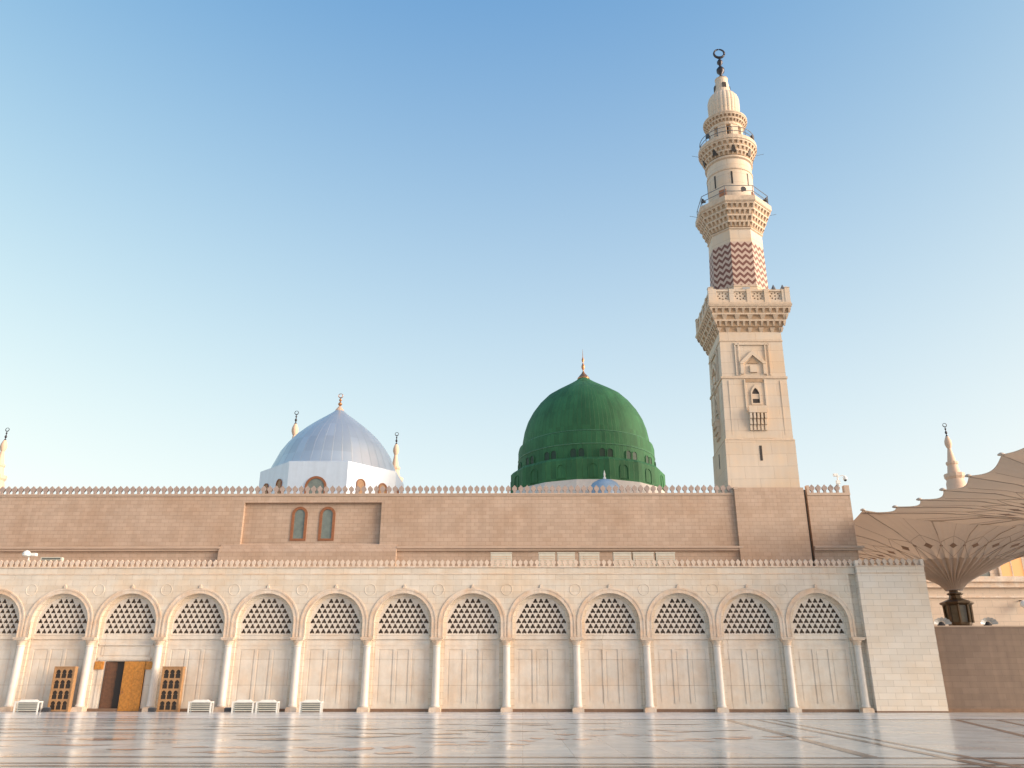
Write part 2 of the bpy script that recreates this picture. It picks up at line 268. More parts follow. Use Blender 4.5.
# ------------------------------------------------------------------ mesh helpers
class MB:
    def __init__(s): s.v = []; s.f = []
    def add(s, vs, fs):
        o = len(s.v); s.v += [tuple(p) for p in vs]; s.f += [tuple(i+o for i in q) for q in fs]; return s
    def box(s, x0, x1, y0, y1, z0, z1):
        v = [(x, y, z) for z in (z0, z1) for y in (y0, y1) for x in (x0, x1)]
        return s.add(v, [(0, 2, 3, 1), (4, 5, 7, 6), (0, 1, 5, 4), (2, 6, 7, 3), (0, 4, 6, 2), (1, 3, 7, 5)])
    def frustum(s, cx, cy, z0, h0, z1, h1):
        v = []
        for z, h in ((z0, h0), (z1, h1)):
            v += [(cx-h, cy-h, z), (cx+h, cy-h, z), (cx+h, cy+h, z), (cx-h, cy+h, z)]
        return s.add(v, [(3, 2, 1, 0), (4, 5, 6, 7), (0, 1, 5, 4), (1, 2, 6, 5), (2, 3, 7, 6), (3, 0, 4, 7)])
    def lathe(s, prof, n=32, cx=0, cy=0, a0=0.0, cap=True):
        """prof = [(r, z)...] bottom to top"""
        v = []; f = []
        for (r, z) in prof:
            for i in range(n):
                a = a0+2*PI*i/n; v.append((cx+r*math.cos(a), cy+r*math.sin(a), z))
        for j in range(len(prof)-1):
            for i in range(n):
                k = (i+1) % n; f.append((j*n+i, j*n+k, (j+1)*n+k, (j+1)*n+i))
        if cap:
            f.append(tuple(reversed(range(n)))); f.append(tuple((len(prof)-1)*n+i for i in range(n)))
        return s.add(v, f)
    def poly(s, loops, y0, y1):
        """loops in XZ (first = outline, others = holes), extruded from y0 (front) to y1 (back)"""
        L3 = [[Vector((x, z, 0)) for x, z in lp] for lp in loops]
        tris = tessellate_polygon(L3)
        flat = [p for lp in loops for p in lp]; n = len(flat)
        v = [(x, y0, z) for x, z in flat]+[(x, y1, z) for x, z in flat]
        f = []
        for t in tris:
            a, b, c = (flat[i] for i in t)
            cr = (b[0]-a[0])*(c[1]-a[1])-(b[1]-a[1])*(c[0]-a[0])
            if abs(cr) < 1e-10: continue
            t = t if cr > 0 else t[::-1]
            f.append(tuple(t)); f.append(tuple(i+n for i in reversed(t)))
        o = 0
        for li, lp in enumerate(loops):
            m = len(lp); ar = sum(lp[i][0]*lp[(i+1) % m][1]-lp[(i+1) % m][0]*lp[i][1] for i in range(m))
            flip = (ar > 0) != (li == 0)
            for i in range(m):
                a, b = o+i, o+(i+1) % m
                q = (a, a+n, b+n, b) if not flip else (a, b, b+n, a+n)
                f.append(q)
            o += m
        return s.add(v, f)
    def tube(s, pts, r, n=6, r1=None):
        pts = [Vector(p) for p in pts]; v = []; f = []
        for i, p in enumerate(pts):
            d = (pts[min(i+1, len(pts)-1)]-pts[max(i-1, 0)]).normalized()
            a = d.cross(Vector((0, 0, 1)) if abs(d.z) < 0.9 else Vector((1, 0, 0))).normalized(); b = d.cross(a)
            rr = r if r1 is None else r+(r1-r)*i/(len(pts)-1)
            for k in range(n):
                t = 2*PI*k/n; v.append(p+a*(rr*math.cos(t))+b*(rr*math.sin(t)))
        for i in range(len(pts)-1):
            for k in range(n):
                l = (k+1) % n; f.append((i*n+k, (i+1)*n+k, (i+1)*n+l, i*n+l))
        f.append(tuple(range(n))); f.append(tuple(reversed([(len(pts)-1)*n+k for k in range(n)])))
        return s.add(v, f)
    def ring(s, c, R, r, axis='y', n=24, m=6):
        v = []; f = []
        for i in range(n):
            a = 2*PI*i/n
            for k in range(m):
                t = 2*PI*k/m; q = R+r*math.cos(t); h = r*math.sin(t)
                v.append((c[0]+q*math.cos(a), c[1]+h, c[2]+q*math.sin(a)) if axis == 'y' else (c[0]+q*math.cos(a), c[1]+q*math.sin(a), c[2]+h))
        for i in range(n):
            for k in range(m):
                f.append((i*m+k, ((i+1) % n)*m+k, ((i+1) % n)*m+(k+1) % m, i*m+(k+1) % m))
        return s.add(v, f)
    def turned(s, ang, cx, cy, i0):
        """rotate the vertices added since index i0 about the vertical axis through cx, cy"""
        ca, sa = math.cos(ang), math.sin(ang)
        for i in range(i0, len(s.v)):
            x, y, z = s.v[i]; x -= cx; y -= cy; s.v[i] = (cx+x*ca-y*sa, cy+x*sa+y*ca, z)
        return s
    def build(s, name, m, parent=None, smooth=False, loc=None, angle=40):
        me = bpy.data.meshes.new(name); me.from_pydata(s.v, [], s.f); me.materials.append(m); me.update()
        o = bpy.data.objects.new(name, me); COL.objects.link(o)
        if parent: o.parent = parent
        if loc: o.location = loc
        if smooth:
            me.polygons.foreach_set('use_smooth', [True]*len(me.polygons))
            try: me.set_sharp_from_angle(angle=math.radians(angle))
            except Exception: pass
        return o

def tag(o, label=None, cat=None, group=None, kind=None):
    if label: o['label'] = label
    if cat: o['category'] = cat
    if group: o['group'] = group
    if kind: o['kind'] = kind
    return o
def empty(name, loc, label, cat, group=None, rz=0):
    o = bpy.data.objects.new(name, None); COL.objects.link(o); o.location = loc; o.rotation_euler.z = rz; o.empty_display_size = 0.5
    return tag(o, label, cat, group)
def dup(o, parent, dx=0, dy=0, dz=0):
    c = o.copy(); COL.objects.link(c); c.parent = parent; c.location = (o.location.x+dx, o.location.y+dy, o.location.z+dz)
    return c
def dup_tree(root, loc, label, rz=None):
    r = root.copy(); COL.objects.link(r); r.location = loc; r['label'] = label
    if rz is not None: r.rotation_euler.z = rz
    for ch in list(root.children):
        c = ch.copy(); COL.objects.link(c); c.parent = r
        for g in list(ch.children):
            d = g.copy(); COL.objects.link(d); d.parent = c
    return r
def arc(cx, cz, r, a0, a1, n):
    return [(cx+r*math.cos(a0+(a1-a0)*i/n), cz+r*math.sin(a0+(a1-a0)*i/n)) for i in range(n+1)]

# ================================================================== SETTING
def sheet(name, quads, m, z, step=0.0):
    b = MB()
    for i, q in enumerate(quads): b.add([(x, y, z+step*(i % 7)) for x, y in q], [tuple(range(len(q)))])
    return tag(b.build(name, m), kind='structure')
sheet('ground', [[(-1500, -1500), (1500, -1500), (1500, 2500), (-1500, 2500)]], M['farground'], -0.02)
sheet('plaza_floor', [[(-140, -60), (150, -60), (150, 61.5), (-140, 61.5)]], M['marble'], 0.0)
sheet('pale_paving', [[(-140, 47), (150, 47), (150, 61.4), (-140, 61.4)]], M['marblepale'], 0.004)
def hb(y0, y1, x0=-140, x1=150): return [(x0, y0), (x1, y0), (x1, y1), (x0, y1)]
sheet('marble_bands', [hb(46.2, 46.9), hb(20.25, 20.65), hb(18.55, 18.85), hb(17.85, 18.2)], M['bandgrey'], 0.004)
def strip(p0, p1, w):
    p0 = Vector(p0); p1 = Vector(p1); d = (p1-p0).normalized(); n = Vector((-d.y, d.x))*w/2
    return [tuple(p0-n), tuple(p1-n), tuple(p1+n), tuple(p0+n)]
sheet('brown_marble_bands', [strip((12.15, 46.1), (8.95, 13.5), .26), strip((12.95, 46.1), (9.45, 13.5), .22), strip((10.6, 46.1), (8.0, 20.7), .34),
      strip((22.5, 46.1), (15.4, 26.0), .30), strip((24.6, 46.1), (17.0, 26.0), .26), strip((27.5, 46.1), (20.0, 26.0), .24)], M['bandbrown'], 0.006)
def lozenge(x, y, L, w):
    pts = []
    k = 10
    top = []; bot = []
    for i in range(k+1):
        t = i/k; e = (1-abs(2*t-1))**0.8
        top.append((x-L/2+L*t, y+w/2*e*(0.7+0.6*random.random())+0.15*w*math.sin(t*7+x)))
        bot.append((x-L/2+L*t, y-w/2*e*(0.7+0.6*random.random())+0.15*w*math.sin(t*7+x)-0.001))
    return bot+top[::-1]
# irregular marble inlays: (x, y, length, depth)
red = [(-13.1, 27.4, 3.2, 1.0), (-16.3, 28.2, 3.6, .8), (-20.5, 31.0, 6.0, .7), (-15.2, 24.5, 3.4, .9), (-8.8, 23.3, 1.6, 1.1), (-6.4, 22.3, 1.5, 1.2), (-4.3, 22.6, 1.5, 1.2), (-3.2, 24.0, 1.2, 1.6),
       (-1.3, 25.6, 1.3, 1.0), (-.6, 26.4, .8, 1.0), (2.6, 31.0, 1.3, 1.4), (1.2, 28.5, .8, 1.0), (4.7, 31.0, 1.3, 2.0), (5.4, 27.7, 1.4, 1.0), (6.6, 27.7, 1.6, 1.3), (8.3, 29.6, 1.2, 1.0), (-24.0, 33.5, 5.0, 1.0)]
brn = [(-7.0, 30.2, 2.4, 1.5), (-4.9, 28.3, 3.0, 1.4), (-4.2, 34.4, 2.6, 1.5), (-2.6, 31.2, 1.6, 1.4), (1.5, 34.2, 1.8, 1.3), (6.6, 33.5, 1.6, 1.0), (-9.8, 37.0, 3.0, 1.0), (-1.2, 38.5, 2.2, 1.3), (-21.0, 33.8, 7.0, .8),
       (-14.0, 31.5, 5.0, .7), (-27, 37, 5.5, 1.0), (-18, 40, 6.5, .8), (3.6, 40, 4.0, .9), (-11.8, 34.5, 3.0, .8)]
def cluster(lst):
    out = []
    for (x, y, L_, w_) in lst:
        for j in (-1, 0, 1):
            out.append((x+j*L_*.85+random.uniform(-.1, .1)*L_, y+random.uniform(-1, 1)*w_*.9, L_*random.uniform(.65, .9), w_*random.uniform(.35, .9)))
    return out
red = cluster(red); brn = cluster(brn)
sheet('red_marble_inlay', [lozenge(*q) for q in red], M['bandred'], 0.004, 0.0005)
sheet('brown_marble_inlay', [lozenge(*q) for q in brn], M['bandbrown'], 0.008, 0.0005)

# ================================================================== ARCADE
YF = 61.3                      # front plane of the arcade
X0 = -1.125
ARC = empty('arcade_building', (0, YF, 0), 'long cream stone arcade with round arches, white columns, pierced screens and a plain right end', 'building')
ARC_Y = YF
def apart(b, name, m, parent=ARC, **k):           # parts are built in world coordinates; shift them under the empty
    o = b.build(name, m, parent, **k)
    if parent is ARC: o.location = (o.location.x, o.location.y-YF, o.location.z)
    return o
BAYS = list(range(-10, 5))     # bay k spans columns k and k+1
RI, RO, ZC = 2.08, 2.46, 5.98
wall = MB()
for k in BAYS:
    c = X0+5*k+2.5
    out = [(c-2.5, 4.95), (c-RI, 4.95)]+[(c+RI*math.cos(PI-PI*i/28), ZC+RI*math.sin(PI-PI*i/28)) for i in range(29)]+[(c+RI, 4.95), (c+2.5, 4.95), (c+2.5, 9.42), (c-2.5, 9.42)]
    wall.poly([out], YF, YF+0.62)
XL = X0-50
XR = X0+25
wall.box(XL-20, XL, YF, YF+0.62, 0, 9.42)
# piers behind the columns
for k in range(-10, 6):
    x = X0+5*k
    wall.box(x-0.42, x+0.42, YF+0.30, YF+0.75, 0, 4.95)
    wall.box(x-0.62, x+0.62, YF+0.46, YF+0.75, 0, 4.95)
wall.box(XR-0.02, XR+0.55, YF+0.25, YF+0.75, 0, 9.42)
# the frieze and attic, ends and roof
wall.box(XL-20, XR+0.5, YF+0.01, YF+0.6, 9.47, 9.93)
apart(wall, 'wall', M['arcade'])
b = MB(); b.box(XL-20, XR+0.5, YF-0.035, YF+0.58, 9.405, 9.475); b.box(XL-20, XR+0.5, YF-0.06, YF+0.64, 9.90, 9.99)
apart(b, 'cornice', M['trim'])
b = MB(); b.box(XL-20, XR+0.55, YF+0.62, 66.6, 9.5, 9.8); apart(b, 'roof', M['wall2s'])
b = MB(); b.box(XL-20, XR+0.5, YF+0.72, YF+0.80, 0, 9.4); apart(b, 'shade_backing', M['inner'])  # dark sheet; its colour stands for the shade inside, behind the screens

# one bay's lattice, ring, panels (built at x = 0, copied)
def bay_lattice():
    R = 1.86
    outer = [(-R, 5.22)]+[(R*math.cos(PI-PI*i/32), ZC+R*math.sin(PI-PI*i/32)) for i in range(33)]+[(R, 5.22)]
    # remove the duplicate straight start
    holes = []
    tri = [(0, .155), (.06, .12), (.075, .045), (.145, -.035), (.155, -.10), (.10, -.145), (.03, -.115), (-.03, -.115), (-.10, -.145), (-.155, -.10), (-.145, -.035), (-.075, .045), (-.06, .12)]
    for r in range(7):
        z = 5.40+0.355*r
        for j in range(-6, 7):
            x = (j+(0.5 if r % 2 else 0))*0.41
            zz = z+0.02
            h = [(x+a*1.1, zz+q*1.1) for a, q in tri]
            if all((abs(px) < R-0.015 if pz < ZC else math.hypot(px, pz-ZC) < R-0.015) for px, pz in h): holes.append(h[::-1])
    return MB().poly([outer]+holes, YF+0.44, YF+0.52)
lat0 = apart(bay_lattice(), 'lattice_screen', M['lattice'])
def half_ring(r0, r1, y0, y1, zb):
    o = [(-r1, zb)]+[(r1*math.cos(PI-PI*i/32), ZC+r1*math.sin(PI-PI*i/32)) for i in range(33)]+[(r1, zb), (r0, zb)]+[(r0*math.cos(PI*i/32), ZC+r0*math.sin(PI*i/32)) for i in range(33)]+[(-r0, zb)]
    return MB().poly([o], y0, y1)
b = half_ring(RI, RO-0.05, YF-0.03, YF+0.02, 4.96)
b2 = half_ring(RO-0.13, RO-0.02, YF-0.06, YF+0.01, 5.0); b.add(b2.v, b2.f)
b3 = half_ring(RI+0.0, RI+0.07, YF-0.045, YF+0.01, 4.97); b.add(b3.v, b3.f)
# small carved crest over the arch
b.poly([[(-.12, 8.42), (.12, 8.42), (.07, 8.50), (.09, 8.56), (0, 8.70), (-.09, 8.56), (-.07, 8.50)]], YF-0.08, YF+0.0)
ring0 = apart(b, 'arch_moulding', M['trim'])
b = half_ring(1.86, RI-0.003, YF+0.36, YF+0.60, 4.96)
soff0 = apart(b, 'inner_arch', M['arcade'])
def bay_panels():
    b = MB(); y = YF+0.47
    b.box(-2.07, 2.07, y+0.03, y+0.22, 0.0, 5.22)                    # back slab
    b.box(-2.07, 2.07, y-0.07, y+0.04, 4.86, 5.24)                   # sill below the screen
    b.box(-2.0, 2.0, y-0.10, y+0.03, 5.14, 5.22)
    b.box(-1.95, 1.95, y-0.012, y+0.035, 4.38, 4.80)
    b.box(-1.95, 1.95, y-0.03, y+0.035, 4.44, 4.52)
    xs = [-1.95, -1.72, -0.66, -0.46, 0.46, 0.66, 1.72, 1.95]
    for i in range(0, 8, 2): b.box(xs[i], xs[i+1], y-0.012, y+0.036, 0.35, 4.38)
    for i in (1, 3, 5):
        x0, x1 = xs[i], xs[i+1]
        b.box(x0, x1, y-0.012, y+0.0355, 4.18, 4.379); b.box(x0, x1, y-0.012, y+0.0355, 0.35, 0.55)
        b.box(x0+0.12, x1-0.12, y+0.010, y+0.0345, 0.68, 4.05)
    b.box(-2.05, 2.05, y-0.03, y+0.034, 0.20, 0.35)
    return b
pan0 = apart(bay_panels(), 'wall_panel', M['panel'])
b = MB(); b.box(-2.08, 2.08, YF+0.38, YF+0.60, 0.0, 0.20); plinth0 = apart(b, 'plinth', M['base'])
b = MB(); b.ring((0, YF-0.002, 8.32), 0.40, 0.022, n=32, m=6); med0 = apart(b, 'medallion', M['arcade'])
# column
b = MB(); b.lathe([(.30, .30), (.325, .34), (.33, .40), (.29, .46), (.275, .55), (.27, 1.6), (.262, 2.8), (.25, 4.05), (.25, 4.32), (.285, 4.35), (.285, 4.40), (.255, 4.43)], 28, 0, YF+0.12)
col0 = apart(b, 'column', M['column'], smooth=True)
b = MB(); b.lathe([(.255, 4.43), (.27, 4.55), (.33, 4.68), (.37, 4.78)], 28, 0, YF+0.12); b.box(-.42, .42, YF-0.30, YF+0.32, 4.78, 4.87); b.box(-.47, .47, YF-0.35, YF+0.34, 4.87, 4.955)
cap0 = b.build('capital', M['trim'], col0)
b = MB(); b.box(-.40, .40, YF-0.28, YF+0.31, 0, .22); b.box(-.36, .36, YF-0.24, YF+0.30, .22, .30)
cbase0 = b.build('column_base', M['trim'], col0)
for o, ks in ((lat0, BAYS), (ring0, BAYS), (soff0, BAYS), (plinth0, BAYS)):
    base = X0+5*ks[0]+2.5; o.location.x = base
    for k in ks[1:]: dup(o, ARC, dx=5*(k-ks[0]))
DOORBAY = -6
pan0.location.x = X0+5*BAYS[0]+2.5
for k in BAYS[1:]:
    if k != DOORBAY: dup(pan0, ARC, dx=5*(k-BAYS[0]))
med0.location.x = X0+5*BAYS[0]
for k in range(BAYS[0]+1, 6): dup(med0, ARC, dx=5*(k-BAYS[0]))
col0.location.x = X0+5*BAYS[0]
for k in range(BAYS[0]+1, 6):
    c = dup(col0, ARC, dx=5*(k-BAYS[0]))
    for g in (cap0, cbase0):
        q = g.copy(); COL.objects.link(q); q.parent = c

# the door bay
cx = X0+5*DOORBAY+2.5            # -28.625
DL, DR, DT = -29.95, -27.0, 3.36
b = MB(); y = YF+0.47
b.box(cx-2.07, DL, y-0.02, y+0.22, 0, 4.9); b.box(DR, cx+2.07, y-0.02, y+0.22, 0, 4.9); b.box(DL, DR, y-0.02, y+0.22, DT, 4.9)
b.box(cx-2.07, cx+2.07, y-0.07, y+0.04, 4.86, 5.24)
b.box(cx-1.9, cx+1.9, y-0.10, y+0.0, DT+0.06, DT+0.28); b.box(cx-1.75, cx+1.75, y-0.06, y+0.0, DT+0.4, DT+1.0)
b.box(cx-1.95, cx+1.95, y-0.12, y+0.0, DT+1.08, DT+1.2)
b.box(DL-0.42, DL-0.12, y-0.08, y+0.0, 0.2, DT+0.04); b.box(DR+0.12, DR+0.42, y-0.08, y, 0.2, DT+0.04)
apart(b, 'door_surround', M['panel'])
b = MB(); b.box(DL+0.002, DR-0.002, y+0.235, y+0.245, 0, DT); apart(b, 'doorway', M['dark'])
def door_leaf(w, m):
    b = MB(); b.box(0, w, -0.03, 0.03, 0.03, DT-0.02)
    for i in range(2):
        for j in range(5):
            x0 = 0.09+i*(w-0.1)/2; b.box(x0, x0+(w-0.28)/2, -0.05, 0.05, 0.15+j*0.63, 0.15+j*0.63+0.53)
            xm = x0+(w-0.28)/4; zm = 0.15+j*0.63+0.265
            b.poly([[(xm-.16, zm), (xm, zm-.2), (xm+.16, zm), (xm, zm+.2)]], -0.065, 0.065)
    return b
lf = door_leaf(1.42, M['doordark']).build('door_leaf', M['doordark'], ARC, loc=(DL+0.06, 0.42, 0)); lf.rotation_euler.z = math.radians(25)
lf['label'] = 'dark brown door leaf swung inward'
b = MB(); b.ring((1.3, -0.06, 1.25), 0.09, 0.018); b.build('handle', M['gold'], lf)
lf2 = door_leaf(1.50, M['doorgold']).build('door_leaf', M['doorgold'], ARC, loc=(DR-1.53, 0.38, 0)); lf2['label'] = 'golden orange carved door leaf'
b = MB(); b.ring((0.14, -0.06, 1.25), 0.09, 0.018); b.build('handle', M['gold'], lf2)
for xx in (DL-0.72, DR+0.02):
    b = MB(); b.box(xx, xx+0.62, y-0.16, y-0.021, DT-0.56, DT-0.01); b.box(xx+0.08, xx+0.54, y-0.2, y-0.16, DT-0.46, DT-0.1); apart(b, 'door_bracket', M['doorgold'])
b = MB(); b.box(cx-2.07, DL, YF+0.38, YF+0.46, 0, .2); b.box(DR, cx+2.07, YF+0.38, YF+0.46, 0, .2)

# end pylon
pyl = MB(); pyl.box(24.42, 29.32, YF-0.32, 66.4, 0, 9.42)
pyl.box(24.42, 29.32, YF-0.31, YF+0.3, 9.47, 9.93); pyl.box(28.7, 29.31, YF+0.3, 66.4, 9.47, 9.93)
PYL = apart(pyl, 'pylon', M['pylon'])
b = MB(); b.box(24.39, 29.35, YF-0.35, YF+0.35, 9.41, 9.475); b.box(24.37, 29.37, YF-0.37, YF+0.35, 9.90, 9.985); b.box(28.8, 29.37, YF+0.352, 66.4, 9.90, 9.985)
b.build('cornice', M['trim'], PYL)
b = MB(); b.box(24.40, 29.34, YF-0.34, YF+0.2, 0, 0.10); b.build('plinth', M['base'], PYL)

MER1 = [(-.085, 0), (.085, 0), (.085, .13), (.155, .25), (.155, .36), (.07, .43), (0, .52), (-.07, .43), (-.155, .36), (-.155, .25), (-.085, .13)]
MER2 = [(-.10, 0), (.10, 0), (.09, .20), (.205, .34), (.205, .50), (.09, .61), (0, .72), (-.09, .61), (-.205, .50), (-.205, .34), (-.09, .20)]
def merlons(parent, m, outline, xs, y, z, t, limit, off):
    xs = sorted(xs, key=lambda x: abs(x-2)); first = None
    for x in xs[:limit]:
        if first is None: first = MB().poly([outline], -t/2, t/2).build('merlon', m, parent); o = first
        else: o = first.copy(); COL.objects.link(o); o.parent = parent
        o.location = (x-off[0], y-off[1], z-off[2])
    rest = xs[limit:]
    if rest:
        b = MB()
        for x in rest: b.poly([[(px+x, pz) for px, pz in outline]], -t/2, t/2)
        o = b.build('merlon_row', m, parent); o.location = (-off[0], y-off[1], z-off[2]); o['kind'] = 'stuff'
n = int((XR+0.4-(XL-20))/0.412)
merlons(ARC, M['merlon1'], MER1, [XR+0.3-0.412*i for i in range(n)], YF+0.12, 9.985, 0.22, 100, (0, YF, 0))
merlons(PYL, M['merlon1'], MER1, [24.77+0.45*i for i in range(10)], YF-0.16, 9.983, 0.22, 20, (0, 0, 0))
b = MB(); b.box(24.38, 24.60, YF-0.34, YF+0.3, 9.983, 10.36); b.build('corner_post', M['pylon'], PYL)
b = MB(); b.box(29.14, 29.36, YF-0.35, YF+0.3, 9.983, 10.45); b.build('corner_post', M['pylon'], PYL)

# ================================================================== PRAYER HALL (upper wall)
YU = 66.5
HALL = empty('prayer_hall', (0, YU, 0), 'pink brown stone hall behind the arcade, with two arched windows in a sunk panel', 'building')
def hpart(b, name, m, **k):
    o = b.build(name, m, HALL, **k); o.location = (o.location.x, o.location.y-YU, o.location.z); return o
RL, RR = -22.9, -11.55           # sunk panel
b = MB()
b.box(-75, -24.4, YU, 110, 0, 16.45)
b.box(-24.4, RL, YU, YU+0.6, 0, 16.45); b.box(RR, 17.45, YU, YU+0.6, 0, 16.45); b.box(RL, RR, YU, YU+0.6, 15.93, 16.45)
for (xa, xb) in ((RL, -18.98), (-17.68, -16.68), (-15.38, RR)): b.box(xa, xb, YU+0.35, YU+0.6, 0, 15.93)
for (xa, xb) in ((-18.98, -17.68), (-16.68, -15.38)):
    xm = (xa+xb)/2; ra = 0.65
    b.box(xa, xb, YU+0.35, YU+0.6, 0, 12.85)
    b.poly([[(xa, 15.0)]+[(xm+ra*math.cos(PI-PI*i/16), 15.0+ra*math.sin(PI-PI*i/16)) for i in range(1, 16)]+[(xb, 15.0), (xb, 15.93), (xa, 15.93)]], YU+0.35, YU+0.6)
b.box(-24.4, 17.45, YU+0.6, 110, 0, 16.3)
# minaret pier and the short end block
b.box(17.45, 23.12, YU-0.25, 74, 0, 17.05)
b.box(23.45, 26.95, YU+0.0, 110, 0, 16.45)
hpart(b, 'wall', M['wall2'])
b = MB(); b.box(23.12, 23.45, YU+0.35, YU+0.6, 0, 17.0); hpart(b, 'joint', M['seam'])
b = MB()
for (xa, xb) in ((-75, -24.4), (-10.1, 17.75)):
    b.box(xa, xb, YU-0.28, YU-0.002, 12.12, 12.28); b.box(xa, xb, YU-0.18, YU-0.002, 11.94, 12.12)
b.box(23.47, 27.4, YU-0.28, YU-0.002, 12.12, 12.28); b.box(23.47, 27.3, YU-0.18, YU-0.002, 11.94, 12.12)
hpart(b, 'ledge', M['wall2s'])
b = MB()                                          # projecting block under the sunk panel with a sloped top
b.add([(-24.4, YU-0.5, 0), (-10.1, YU-0.5, 0), (-10.1, YU-0.5, 11.86), (-24.4, YU-0.5, 11.86), (-24.4, YU-0.003, 0), (-10.1, YU-0.003, 0), (-10.1, YU-0.003, 12.5), (-24.4, YU-0.003, 12.5)],
      [(0, 1, 2, 3), (3, 2, 6, 7), (0, 3, 7, 4), (1, 5, 6, 2)])
b.add([(RL, YU-0.003, 12.2), (RR, YU-0.003, 12.2), (RR, YU+0.345, 12.62), (RL, YU+0.345, 12.62)], [(0, 1, 2, 3)])
hpart(b, 'sloped_block', M['wall2'])
b = MB(); b.box(-75, 17.44, YU-0.05, YU+0.5, 16.45, 16.60); b.box(-75, 17.44, YU-0.08, YU+0.5, 16.56, 16.66); b.box(23.46, 26.98, YU-0.05, YU+0.5, 16.45, 16.66)
b.box(17.40, 17.75, YU-0.28, YU+0.3, 16.9, 17.1)
hpart(b, 'cornice', M['wall2s'])
merlons(HALL, M['merlon2'], MER2, [17.15-0.522*i for i in range(176)], YU+0.15, 16.655, 0.2, 94, (0, YU, 0))
merlons(HALL, M['merlon2'], MER2, [23.95+0.52*i for i in range(5)], YU+0.15, 16.655, 0.2, 6, (0, YU, 0))
b = MB(); b.box(26.55, 26.97, YU-0.04, YU+0.4, 16.66, 17.28); hpart(b, 'corner_post', M['wall2s'])
b = MB(); b.box(23.47, 23.7, YU-0.04, YU+0.4, 16.66, 17.28); hpart(b, 'corner_post', M['wall2s'])
for xm in (-18.33, -16.03):
    ra = 0.65; o = [(xm-ra, 12.84)]+[(xm+ra*math.cos(PI-PI*i/16), 15.0+ra*math.sin(PI-PI*i/16)) for i in range(17)]+[(xm+ra, 12.84)]
    ri = 0.43; h = [(xm-ri, 13.02)]+[(xm+ri*math.cos(PI-PI*i/16), 15.0+ri*math.sin(PI-PI*i/16)) for i in range(17)]+[(xm+ri, 13.02)]
    w = hpart(MB().poly([o, h], YU+0.30, YU+0.44), 'window', M['wood'])
    MB().poly([h], YU+0.38, YU+0.42).build('pane', M['glass'], w)

# ================================================================== MINARET
MX, MY = 19.75, 69.4
MIN = empty('minaret', (MX, MY, 0), 'tall cream stone minaret with carved galleries, red chevron band and dark crescent', 'minaret')
MIN.rotation_euler = (0, math.radians(1.2), math.radians(-2.2))
def mp(b, name, m, parent=MIN, **k): return b.build(name, m, parent, **k)
b = MB()
b.frustum(0, 0, 14, 2.93, 21.25, 2.90); b.frustum(0, 0, 21.25, 2.80, 26.8, 2.76); b.frustum(0, 0, 26.95, 2.74, 31.4, 2.70)
mp(b, 'square_shaft', M['minaret'])
for (za, ha, zb, hb_) in ((26.78, 2.84, 26.98, 2.84), (21.2, 2.93, 21.32, 2.86), (30.3, 2.76, 30.42, 2.76)):
    b = MB(); b.frustum(0, 0, za, ha, zb, hb_); mp(b, 'moulding', M['carve'])
# front and side panels: niche, little window and corbelled sill
def face_panel(b, bd, gl):
    F = -2.76
    def bx(m_, x0, x1, y0, y1, z0, z1): m_.box(x0, x1, F-y1, F-y0, z0, z1)
    for x in (-1.45, -1.15, 1.15, 1.45): bx(b, x-.05, x+.05, 0, .07, 27.1, 30.2)
    bx(b, -1.5, 1.5, 0, .07, 29.95, 30.1)
    b.poly([[(-1.1, 28.15), (-.85, 28.15), (0, 28.95), (.85, 28.15), (1.1, 28.15), (1.1, 28.3), (0, 29.4), (-1.1, 28.3)]], F-.16, F+.05)
    b.box(-1.1, -.85, F-.12, F+.05, 27.2, 28.15); b.box(.85, 1.1, F-.12, F+.05, 27.2, 28.15)
    bd.poly([[(-.5, 28.2), (.5, 28.2), (0, 28.75)]], F-.05, F+.02)
    b.box(-.3, .3, F-.14, F+.02, 27.35, 28.0)
    bx(bd, -.75, .75, 0, .05, 26.45, 26.75)
    for x in (-.85, .85): bx(b, x-.06, x+.06, -.02, .10, 23.8, 26.7)
    for x in (-2.2, 2.2): bx(b, x-.04, x+.04, -.02, .05, 21.7, 26.6)
    # window
    o = [(-.42, 24.35), (.42, 24.35), (.42, 25.55), (.2, 25.95), (0, 26.2), (-.2, 25.95), (-.42, 25.55)]
    h = [(-.3, 24.5), (.3, 24.5), (.3, 25.45), (.15, 25.75), (0, 25.9), (-.15, 25.75), (-.3, 25.45)]
    b.poly([o, h], F-.12, F+.03); gl.poly([h], F-.03, F+.02); b.box(-.28, .28, F-.05, F-.031, 24.9, 25.35)
    b.box(-.75, .75, F-.45, F+.03, 23.55, 23.75); b.box(-.75, .75, F-.45, F-.38, 23.75, 24.2)
    for j in range(3):
        for i in range(5):
            x = -.62+i*.31; d = .42-.12*j
            b.box(x-.09, x+.09, F-d, F+.02, 23.05-j*.5, 23.54-j*.5)
            bd.box(x+.09, x+.22, F-.02, F+.015, 23.1-j*.5, 23.5-j*.5)
    bx(b, -1.3, 1.3, -.02, .06, 21.38, 21.46)
    gl.box(-.10, .10, -2.93, -2.90, 19.4, 20.7)
for ang, lab in ((0, 'front'), (-PI/2, 'side')):
    b, bd, gl = MB(), MB(), MB(); face_panel(b, bd, gl)
    for q in (b, bd, gl): q.turned(ang, 0, 0, 0)
    w = mp(b, 'carved_window', M['minaret']); bd.build('niche', M['carved'], w); gl.build('opening', M['dark'], w)

